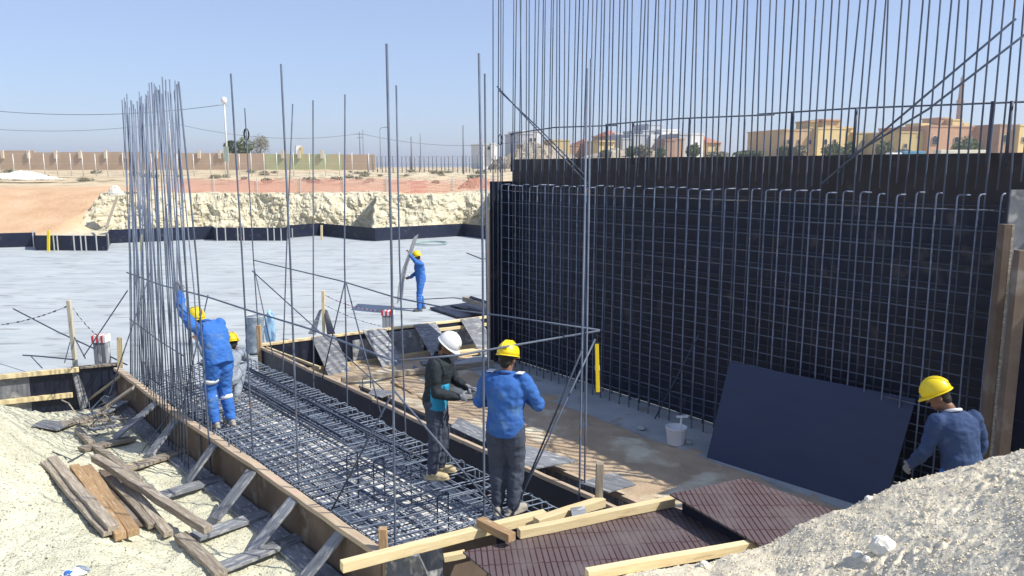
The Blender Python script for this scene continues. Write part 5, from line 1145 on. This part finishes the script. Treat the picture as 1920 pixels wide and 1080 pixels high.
# vehicles behind the formwork, only their roofs show
def vehicle(px0, px1, pyt, y, mt, label, cab):
    a, b = Q(px0, pyt, y), Q(px1, pyt, y); z0 = gz(a.x, y); e = empty('truck', V(((a.x+b.x)/2, y, z0)), label, 'truck')
    MB().bx(a.x+ (0 if not cab else 1.9), b.x, y, y+2.3, z0+.9, a.z).build('body', mt, e, bevel=.08)
    if cab:
        MB().bx(a.x, a.x+1.8, y+.1, y+2.2, z0+.6, a.z-.25).build('cab', WH, e, bevel=.2)
    for x in (a.x+.9, b.x-1.2): 
        q = MB(); q.tube([V((x, y-.02, z0+.5)), V((x, y+.3, z0+.5))], .5, 18); q.build('wheel', BLK, e, True)
vehicle(1672, 1736, 283, 120, flat('blue roof paint', (.12,.3,.45)), 'truck with a blue body half hidden behind the tall formwork', True)
vehicle(1764, 1850, 281, 122, flat('cream trailer', (.72,.7,.58)), 'long cream trailer half hidden behind the tall formwork', False)
GBU = 'green bushes before the houses'
for px, pyt, wpx, mt, l in [(1135,282,26,LEAF2,'dry bush before the small yellow house'),(1182,275,20,LEAF,'green bush at the left of the large pale house'),(1207,273,34,LEAF2,'dry brown bush before the large pale house'),(1238,276,20,LEAF,'bright green bush beside the brick gate'),
        (1300,271,28,LEAF,'small tree before the white house wall'),(1345,285,50,LEAF2,'low dry hedge before the orange house'),(1400,283,60,LEAF,'low hedge left of the ochre villa'),(1470,274,34,LEAF,'green bush at the left corner of the ochre villa'),(1497,272,34,LEAF2,'grey bush along the ochre villa'),
        (1560,270,46,LEAF,'wide green bush before the yellow front'),(1592,266,26,LEAF,'tall green bush before the dark window'),(1655,265,36,LEAF,'green tree between the two large villas'),(1812,259,60,LEAF,'wide green tree before the salmon villa'),(1690,280,30,LEAF2,'grey bush below the olive wing'),(960,290,40,LEAF2,'dry bush left of the tall formwork')]:
    tree('bush', px, Y0-22, pyt, wpx, l, mt, 700, .3, 'bush', GBU, trunk=False)
# pale rocks lying on the right gravel slope: march the sight line to the slope surface
SLOPE = bpy.data.objects['gravel_slope']
def on_slope(px, py):
    d = ray(px, py).normalized(); hit, loc, nrm, idx = SLOPE.ray_cast(V((0, 0, CAMH)), d)
    return loc if hit else P(px, py, 1.5)
boulder(on_slope(1655, 1030)+V((0,0,.02)), .085, 'largest white limestone lump on the right gravel slope', 11)
boulder(on_slope(1608, 1045)+V((0,0,.012)), .04, 'small white stone left of the largest lump on the gravel slope', 12)
boulder(on_slope(1625, 1052)+V((0,0,.01)), .028, 'tiny white stone between two others on the gravel slope', 13)
boulder(on_slope(1320, 1062)+V((0,0,.015)), .04, 'small white stone beside the yellow beam at the bottom of the gravel slope', 14)
boulder(on_slope(1628, 937)+V((0,0,.008)), .03, 'flat white stone on the rim of the gravel slope above the grooved sheets', 15)

GWS = 'bent wires and rods in the rubbish by the end form'
rw = random.Random(31)
for k in range(14):
    c = G(rw.uniform(158, 215), rw.uniform(775, 812), .06); pts = [c]
    for i in range(4): pts.append(pts[-1]+V((rw.uniform(-.16,.16), rw.uniform(-.16,.16), rw.uniform(-.05,.17))))
    thing_rod('scrap_wire', pts, .007 if k % 3 else .012, 'bent scrap wire in the tangled rubbish where the end form meets the long side form', 'wire', GWS, STEEL if k % 2 else WOODO)
for k, (a, b, l) in enumerate([((150,792),(205,786),'pale splintered board lying across the rubbish by the end form'), ((172,806),(228,796),'grey splintered board lying lowest in the rubbish by the end form'), ((196,775),(236,752),'grey board tilted up against the shaded side form')]):
    timber('timber', G(a[0],a[1],.08+.03*k), G(b[0],b[1],.12), .12, .025, (WOODO, PLYG, PLYG)[k], None, l, 'timber')

# ---------------- dusty air ----------------
hz = bpy.data.materials.new('dusty air'); hz.use_nodes = True; ht = hz.node_tree; ht.nodes.clear()
ho_ = ht.nodes.new('ShaderNodeOutputMaterial'); pv = ht.nodes.new('ShaderNodeVolumePrincipled'); pv.inputs['Density'].default_value = .0006; pv.inputs['Color'].default_value = (.86,.9,1,1); pv.inputs['Anisotropy'].default_value = .3
ht.links.new(pv.outputs[0], ho_.inputs['Volume'])
tag(MB().bx(-1000, 1000, -100, 2700, -3, 36).build('haze', hz), kind='stuff')
